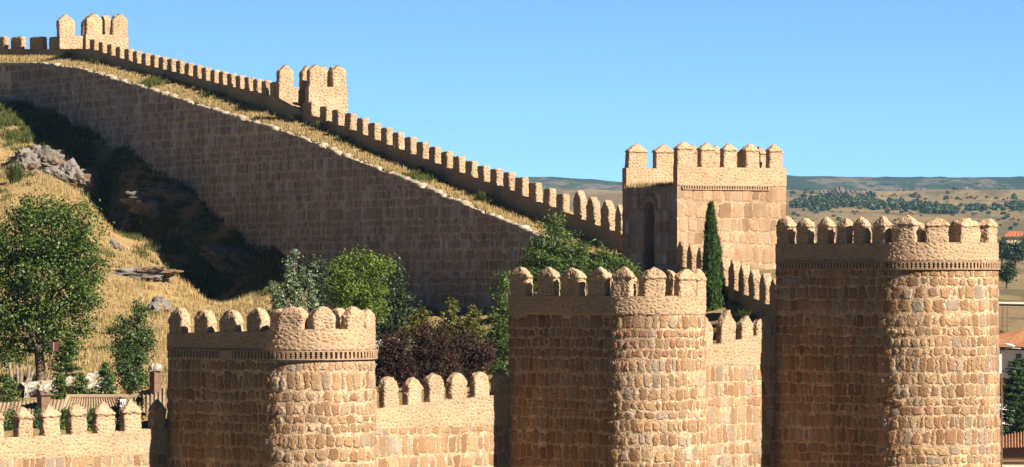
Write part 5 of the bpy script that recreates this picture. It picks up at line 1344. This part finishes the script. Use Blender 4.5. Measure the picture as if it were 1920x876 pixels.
def pollard():
    Y = 205.0; b = P(36, 752, Y); T = thing('pollarded_tree', b, 'pale pollarded stump with five bare cut limbs, beside the garden wall', 'tree')
    mb = MB(); f = P(36, 728, Y); mb.tube([b - [0, 0, .3], b, f], [0.22, 0.2, 0.2], 10); mb.build('trunk', M_palebark, T)
    for pts, r in (([(36, 732), (22, 712), (17, 680)], .09), ([(36, 728), (33, 705), (31, 688)], .07), ([(38, 730), (40, 706), (39, 686)], .09), ([(40, 733), (52, 712), (55, 686)], .09), ([(40, 735), (56, 716), (63, 690)], .08)):
        mb = MB(); mb.tube([P(x, y, Y + i * .15) for i, (x, y) in enumerate(pts)], [r * 1.3, r, r * .8], 8); mb.build('limb', M_palebark, T)
pollard()
def signbox():
    Y = 206.0; b = P(95, 722, Y); T = thing('utility_box', b, 'small white and dark red box on a thin grey pole under the big tree', 'box')
    mb = MB(); mb.tube([b - [0, 0, .4], P(95, 660, Y)], [0.028, 0.024], 8); mb.build('pole', M_tiledark, T)
    c = P(102, 650, Y); ax, ay = np.array([0.80, 0.60]), np.array([-0.60, 0.80])
    mb = MB(); mb.box(c, ax, ay, 0.12, 0.16, 0.22); mb.build('box', M_redpaint, T, smooth=False)
    mb = MB(); mb.box(c + np.append(-ax * 0.132, 0), ax, ay, 0.010, 0.155, 0.21); mb.build('panel', M_steel2, T, smooth=False)
signbox()

# ------------------------------------------------------------------ right edge: houses, lamp, trees, fields
def right_houses():
    Y = 330.0; o0 = P(1893, 651, Y); zt = o0[2]; zb = -17.0
    T = thing('white_house', (o0[0], Y, zb), 'whitewashed house with an orange tiled roof and one narrow window, right edge', 'house')
    ox, oy = o0[0], o0[1]; x0, x1 = ox - 6.0, ox + 3.6
    mb = MB(); mb.box(((x0 + x1) / 2, oy + 4, (zt + zb) / 2), (1, 0), (0, 1), (x1 - x0) / 2, 4, (zt - zb) / 2); mb.build('wall', M_white, T, smooth=False)
    e = 0.45; rz = zt + 1.25; c = [(x0 - e, oy - e), (x1 + e, oy - e), (x1 + e, oy + 8 + e), (x0 - e, oy + 8 + e)]; ra, rb = (x0 + 3.6, oy + 4, rz), (x1 - 3.6, oy + 4, rz); ze = zt - .02
    mb = MB(); q = [np.array([x_, y_, ze]) for x_, y_ in c]; d_ = np.array([.01, 0, 0])
    tiled(mb, ra, rb, q[1], q[0], 0.26, 0.075); tiled(mb, rb, rb + d_, q[2], q[1], 0.26, 0.075); tiled(mb, rb, ra, q[3], q[2], 0.26, 0.075); tiled(mb, ra, ra + d_, q[0], q[3], 0.26, 0.075)
    mb.build('roof', M_tile, T)
    mb = MB(); mb.box(((x0 + x1) / 2, oy - 0.2, zt - 0.13), (1, 0), (0, 1), (x1 - x0) / 2 + .3, 0.19, 0.09); mb.build('eave', M_tiledark, T, smooth=False)
    wx = (ox + 0.95, oy, zof(676, Y)); mb = MB(); mb.box((wx[0], oy - 0.02, wx[2]), (1, 0), (0, 1), 0.26, 0.05, 0.52)
    w = mb.build('window', M_tiledark, T, smooth=False); mb = MB(); mb.box((wx[0], oy - 0.075, wx[2]), (1, 0), (0, 1), 0.20, 0.008, 0.47); mb.build('pane', M_glass, w, smooth=False)
    T.rotation_euler = (0, 0, R(-48.6))
    # roof in front, and a gable behind
    Y = 352.0; T = thing('tiled_house', P(1886, 760, Y), 'house with a striped old tile roof, left of and behind the whitewashed house', 'house')
    c = P(1874, 620, Y); mb = MB(); tiled(mb, c + [-2.4, 3, .15], c + [0.2, 3, .15], c + [2.6, -1.5, -1.35], c + [-2.4, -1.5, -1.35], 0.34, 0.10); mb.build('roof', M_tile_old, T)
    mb = MB(); mb.box(c + [-.2, 3.0, -6], (1, 0), (0, 1), 2.0, 3.5, 4.6); mb.build('wall', M_plaster, T, smooth=False)
    Y = 305.0; T = thing('tiled_shed', P(1882, 800, Y), 'low building with steep orange tiles just under the whitewashed house', 'shed')
    c = P(1870, 704, Y); mb = MB(); tiled(mb, c + [-1.5, 2.2, .1], c + [.1, 2.2, .1], c + [1.75, -0.6, -1.5], c + [-1.5, -.6, -1.5], 0.25, 0.085); mb.build('roof', M_tile, T)
    mb = MB(); mb.box(c + [-.3, 1.3, -5.0], (1, 0), (0, 1), 1.5, 1.4, 3.4); mb.build('wall', M_white, T, smooth=False)
    Y = 272.0; T = thing('tiled_house', P(1910, 900, Y), 'house at the lower right corner with a low sloping orange tile roof', 'house')
    a, b = P(1868, 820, Y + 2.5), P(1990, 795, Y + 2.5); d, c = P(1868, 841, Y - 1), P(1990, 838, Y - 1)
    mb = MB(); tiled(mb, a, b, c, d, 0.19, 0.06); mb.build('roof', M_tile, T)
    x0 = P(1868, 0, Y)[0]; x1 = P(1990, 0, Y)[0]; zt = zof(838, Y); zl = zof(861, Y)
    mb = MB(); mb.box(((x0 + x1) / 2, Y + 1.5, (zt + zl) / 2), (1, 0), (0, 1), (x1 - x0) / 2, 1.7, (zt - zl) / 2 + .1); mb.build('upper_wall', M_brickred, T, smooth=False)
    mb = MB(); mb.box(((x0 + x1) / 2, Y + 1.0, zl - 2.6), (1, 0), (0, 1), (x1 - x0) / 2, 2.0, 2.5); mb.build('wall', M_plaster, T, smooth=False)
    mb = MB(); mb.box(((x0 + x1) / 2, Y - 1.08, zl - .02), (1, 0), (0, 1), (x1 - x0) / 2, 0.16, 0.03)
    for k in range(24): mb.tube([(x0 + k * .17, Y - 1.27, zl + .02), (x0 + k * .17, Y - .9, zl + .06)], [.055, .055], 6)
    mb.build('eave', M_tile, T, smooth=False)
right_houses()
def street_lamp():
    Y = 262.0; b = np.array([P(1878, 0, Y)[0], Y, -17.0]); T = thing('street_lamp', b, 'white street lamp on a slim pole in front of the whitewashed house', 'lamp')
    mb = MB(); mb.tube([b, P(1878, 660, Y)], [0.06, 0.045], 8); mb.build('pole', M_tiledark, T)
    mb = MB(); mb.tube([P(1878, 662, Y), P(1890, 652, Y - .2), P(1914, 654, Y - .4)], [0.03, 0.03, 0.03], 6); mb.build('arm', M_lampwhite, T)
    c = P(1893, 647, Y - .3); mb = MB(); rings = []
    for u, w, h in ((-.32, .03, .02), (-.25, .12, .06), (0, .16, .09), (.2, .10, .06), (.32, .03, .03)):
        rings.append([c + np.array([u, math.cos(a) * w, math.sin(a) * h - u * .25]) for a in np.linspace(0, 2 * math.pi, 10, endpoint=False)])
    mb.grid(np.array(rings), None, wrap=True); mb.build('lamp_head', M_lampwhite, T)
    mb = MB(); mb.tube([P(1874.5, 664, Y), P(1874.5, 700, Y)], [.10, .10], 8); mb.build('cover', M_lampwhite, T)
street_lamp()
conifer('dark_conifer', 'dark conifer in front of the houses at the right edge', P(1905, 870, 283), P(1912, 672, 283), 1.9, 141, L_cypress, 34, 13, 0.15, 0.16, 80, 0.40)
add_tree('field_tree', 'lone round tree with a short trunk by the pale track, right edge', 'tree', P(1888, 536, 560),
         PB(560, (1886, 508, 13, 13), (1893, 500, 9, 9), (1877, 512, 7, 9), (1888, 520, 8, 7), (1896, 512, 7, 9)), 110, 26, 0.30, L_dark, M_bark, 0.12, P(1888, 526, 560), 142, sig=0.3)
for i, (x, y, Y, rx, ry, ll) in enumerate(((1880, 465, 820, 15, 22, 'dark leafy tree left of the red-roofed farmhouse'), (1904, 470, 800, 20, 20, 'dark leafy tree directly below the red-roofed farmhouse'), (1926, 464, 810, 16, 24, 'dark leafy tree below the farmhouse, cut by the right edge'))):
    add_tree('field_tree', ll, 'tree', P(x, 494, Y), PB(Y, (x, y, rx * .8, ry * .8), (x - rx * .5, y + ry * .3, rx * .6, ry * .6), (x + rx * .5, y + ry * .2, rx * .6, ry * .6)), 120, 30, 0.42, L_dark, M_bark, 0.2, P(x, y + ry * .4, Y), 150 + i, sig=0.45)
def farmhouse():
    Y = 900.0; T = thing('farmhouse', P(1912, 478, Y), 'far farmhouse with a low red roof above the dark trees', 'house')
    a, b, c, d = P(1893, 434, Y + 3), P(1932, 434, Y + 3), P(1944, 443.5, Y - 2), P(1881, 443.5, Y - 2)
    mb = MB(); tiled(mb, a, b, c, d, 0.8, 0.08); tiled(mb, b, b + [.01, .01, 0], P(1944, 443.5, Y + 8), c, .8, .08); mb.build('roof', M_tile_far, T)
    x0, x1 = d[0] + .6, c[0] - .6; zt = d[2] - .05; mb = MB(); mb.box(((x0 + x1) / 2, Y + 3, zt - 2.2), (1, 0), (0, 1), (x1 - x0) / 2, 4.2, 2.2); mb.build('wall', M_plaster, T, smooth=False)
farmhouse()
def track():
    mb = MB(); ps = []
    for x in np.linspace(1780, 2100, 40):
        py = np.interp(x, [1780, 1866, 1920, 2100], [536, 540, 544.5, 556]); Y = 640.0
        X = (x - CX) / F * Y; ps.append((X, Y))
    pos = np.zeros((2, len(ps), 3))
    for j, (X, Y) in enumerate(ps):
        for i, dy in enumerate((-1, 1)): pos[i, j] = (X + dy * .2, Y + dy * 7 + (j - 20) * -1.0, goz(X, Y + dy * 7 - (j - 20)) + 0.35)
    mb.grid(pos); o = mb.build('track', simple('track_dust', [(0.3, (0.50, 0.44, 0.36)), (0.7, (0.62, 0.56, 0.47))], 0.3)); tag(o, kind='structure')
track()
for i, (x, ll) in enumerate(((1880, 'thin utility pole in the dry field, the left one of two'), (1889, 'thin utility pole in the dry field, the right one of two'))):
    Y = 470.0; b = P(x, 626, Y); T = thing('utility_pole', b, ll, 'pole', 'utility poles in the dry field')
    mb = MB(); mb.tube([b - [0, 0, .5], P(x, 574, Y)], [.06, .045], 6); mb.build('post', M_tiledark, T)
    mb = MB(); mb.box(P(x, 577, Y), (1, 0), (0, 1), .28, .04, .03); mb.build('crossbar', M_tiledark, T, smooth=False)

# far woodland and bushes on the plain
def far_trees():
    rs = np.random.default_rng(77); mb = MB(); cen = []
    def Y_for(py, lo=700, hi=3400):
        Ys = np.arange(lo, hi, 10.0); zz = np.interp(Ys, [a for a, _ in PYv], [b for _, b in PYv]); p = HY - zz / Ys * F
        return float(np.interp(-py, -p[::1], Ys)) if p[0] > p[-1] else Ys[0]
    def blob(x, py, w, h):
        Y = Y_for(py); X = (x - CX) / F * Y; z = goz(X, Y); s = Y / F
        k = int(50 + w * 5); d = rs.normal(size=(k, 3)); d /= np.linalg.norm(d, axis=1)[:, None]; r = rs.uniform(.6, 1.05, k)[:, None]
        c = np.array([X, Y, z + h * s * .5]) + d * r * np.array([w * s * .5, w * s * .5, h * s * .55]); c[:, 2] = np.maximum(c[:, 2], z)
        return c, s
    # belt one
    for _ in range(230):
        x = rs.uniform(1482, 1795); f = (x - 1482) / 313
        mid = np.interp(x, [1482, 1560, 1620, 1700, 1795], [392, 387, 386, 390, 400]); hw = np.interp(x, [1482, 1530, 1600, 1700, 1795], [6, 12, 12, 10, 3])
        py = mid + rs.uniform(-1, 1) * hw; c, s = blob(x, py, rs.uniform(8, 17), rs.uniform(8, 15)); cen.append(leaf_quads(c, 4.2 * s, rs, .3, .8)[0])
    for _ in range(60):
        x = rs.uniform(1808, 1960); py = np.interp(x, [1808, 1920, 1960], [393, 392, 390]) + rs.uniform(-3, 3); c, s = blob(x, py, rs.uniform(7, 13), rs.uniform(6, 11)); cen.append(leaf_quads(c, 4 * s, rs, .3, .8)[0])
    v = np.concatenate(cen); mb.raw(v, np.arange(len(v)).reshape(-1, 4)); o = mb.build('pine_wood', L_far, origin=(200, 2400, 40), smooth=False); tag(o, kind='stuff')
    # single bushes, all alike
    src = []
    for k in range(4):
        mb = MB(); d = rs.normal(size=(110, 3)); d /= np.linalg.norm(d, axis=1)[:, None]; c = d * rs.uniform(.5, 1.05, 110)[:, None] * np.array([.5, .5, .5]) + np.array([0, 0, .45])
        v, f = leaf_quads(c, .30, rs, .3, .8); mb.raw(v, f); o = mb.build('far_bush', L_far, smooth=False); src.append(o)
    n = 0
    spots = [(1800, 388), (1806, 403), (1853, 407), (1915, 398), (1900, 415), (1912, 372), (1850, 371), (1868, 372), (1793, 404), (1500, 381), (1492, 378), (1518, 395), (1880, 405), (1895, 418), (1872, 418), (1560, 405), (1600, 403), (1640, 404), (1530, 408), (1690, 407), (1905, 384), (1840, 397), (1720, 383), (1775, 377), (1820, 370), (1895, 430), (1876, 425), (1668, 380), (1735, 375), (1580, 376)]
    spots += [(rs.uniform(1480, 1920), rs.uniform(362, 384)) for _ in range(40)] + [(rs.uniform(1480, 1920), rs.uniform(398, 432)) for _ in range(35)]
    big = len(spots); spots += [(rs.uniform(1478, 1922), rs.uniform(357, 376)) for _ in range(70)] + [(rs.uniform(1478, 1922), rs.uniform(394, 424)) for _ in range(50)]
    for x, py in spots:
        Y = Y_for(py); X = (x - CX) / F * Y; s = Y / F; w = (rs.uniform(4.5, 10) if n < big else rs.uniform(2.2, 5)) * s
        o = src[n] if n < 4 else src[n % 4].copy()
        if n >= 4: COL.objects.link(o)
        o.location = (X, Y, goz(X, Y) - .1); o.scale = (w * 1.15, w * 1.15, w * rs.uniform(.7, 1.0)); o.rotation_euler = (0, 0, rs.uniform(0, 6.28)); n += 1
        tag(o, 'small dark green bush dotted on the dry plain beyond the walls', 'bush', 'bushes on the far plain', 'thing')
    # rocky ridge
    M_far_rock = rock_mat('far_granite', (0.11, 0.09, 0.08), (0.03, 0.026, 0.024), (0.15, 0.10, 0.065))
    for lab, cx_, py, w, h, k in (('long craggy rock outcrop on the far ridge, beside the square tower', 1578, 363, 88, 17, 34), ('small rock outcrop on the far ridge, right of the long craggy one', 1724, 356, 26, 7, 12), ('pointed rock outcrop on the far ridge above the right tower', 1812, 354, 34, 10, 14)):
        Y = Y_for(py + 2); s = Y / F; bm = bmesh.new()
        for i in range(k):
            f = -.5 + (i + .5) / k; x = cx_ + f * w; hh = h * (1 - abs(f) * 1.1) * rs.uniform(.6, 1.3) + 4
            X = (x - CX) / F * Y; z = goz(X, Y); r0 = rs.uniform(5, 9) * s
            ret = bmesh.ops.create_icosphere(bm, subdivisions=3, radius=1.0)
            so = Vector(rs.uniform(0, 90, 3).tolist()); dy = rs.uniform(-.3, .3) * r0
            for v in ret['verts']:
                p = v.co.copy(); d = noise.voronoi(p * 1.3 + so)[0]; kk = .7 + .5 * (d[1] - d[0]) + .3 * noise.fractal(p * 1.5 + so, 1, 2, 3); p = p * kk
                v.co = Vector((X + p.x * r0, Y + dy + p.y * r0, z + max(-2, p.z * hh * s * .75)))
        c0 = ((cx_ - CX) / F * Y, Y, goz((cx_ - CX) / F * Y, Y)); bmesh.ops.translate(bm, vec=Vector(c0) * -1, verts=bm.verts)
        me = bpy.data.meshes.new('rock_outcrop'); bm.to_mesh(me); bm.free(); me.materials.append(M_far_rock); o = bpy.data.objects.new('rock_outcrop', me); COL.objects.link(o); o.location = c0
        tag(o, lab, 'rock')
far_trees()

# ------------------------------------------------------------------ air
def haze(density):
    k = NT('haze_air'); pv = k.n('ShaderNodeVolumePrincipled'); pv.inputs['Color'].default_value = (0.30, 0.60, 1.0, 1); pv.inputs['Density'].default_value = density; pv.inputs['Anisotropy'].default_value = 0.0
    k.t.links.new(pv.outputs[0], k.out.inputs['Volume'])
    mb = MB(); mb.box((0, 4500 - 200, 38), (1, 0), (0, 1), 3100, 4700 + 300, 104); o = mb.build('haze', k.m, smooth=False); tag(o, kind='stuff'); o.display_type = 'WIRE'
HAZE = 4.2e-5
if HAZE: haze(HAZE)
for o in list(scene.objects):
    if '_o' in o.keys(): del o['_o']
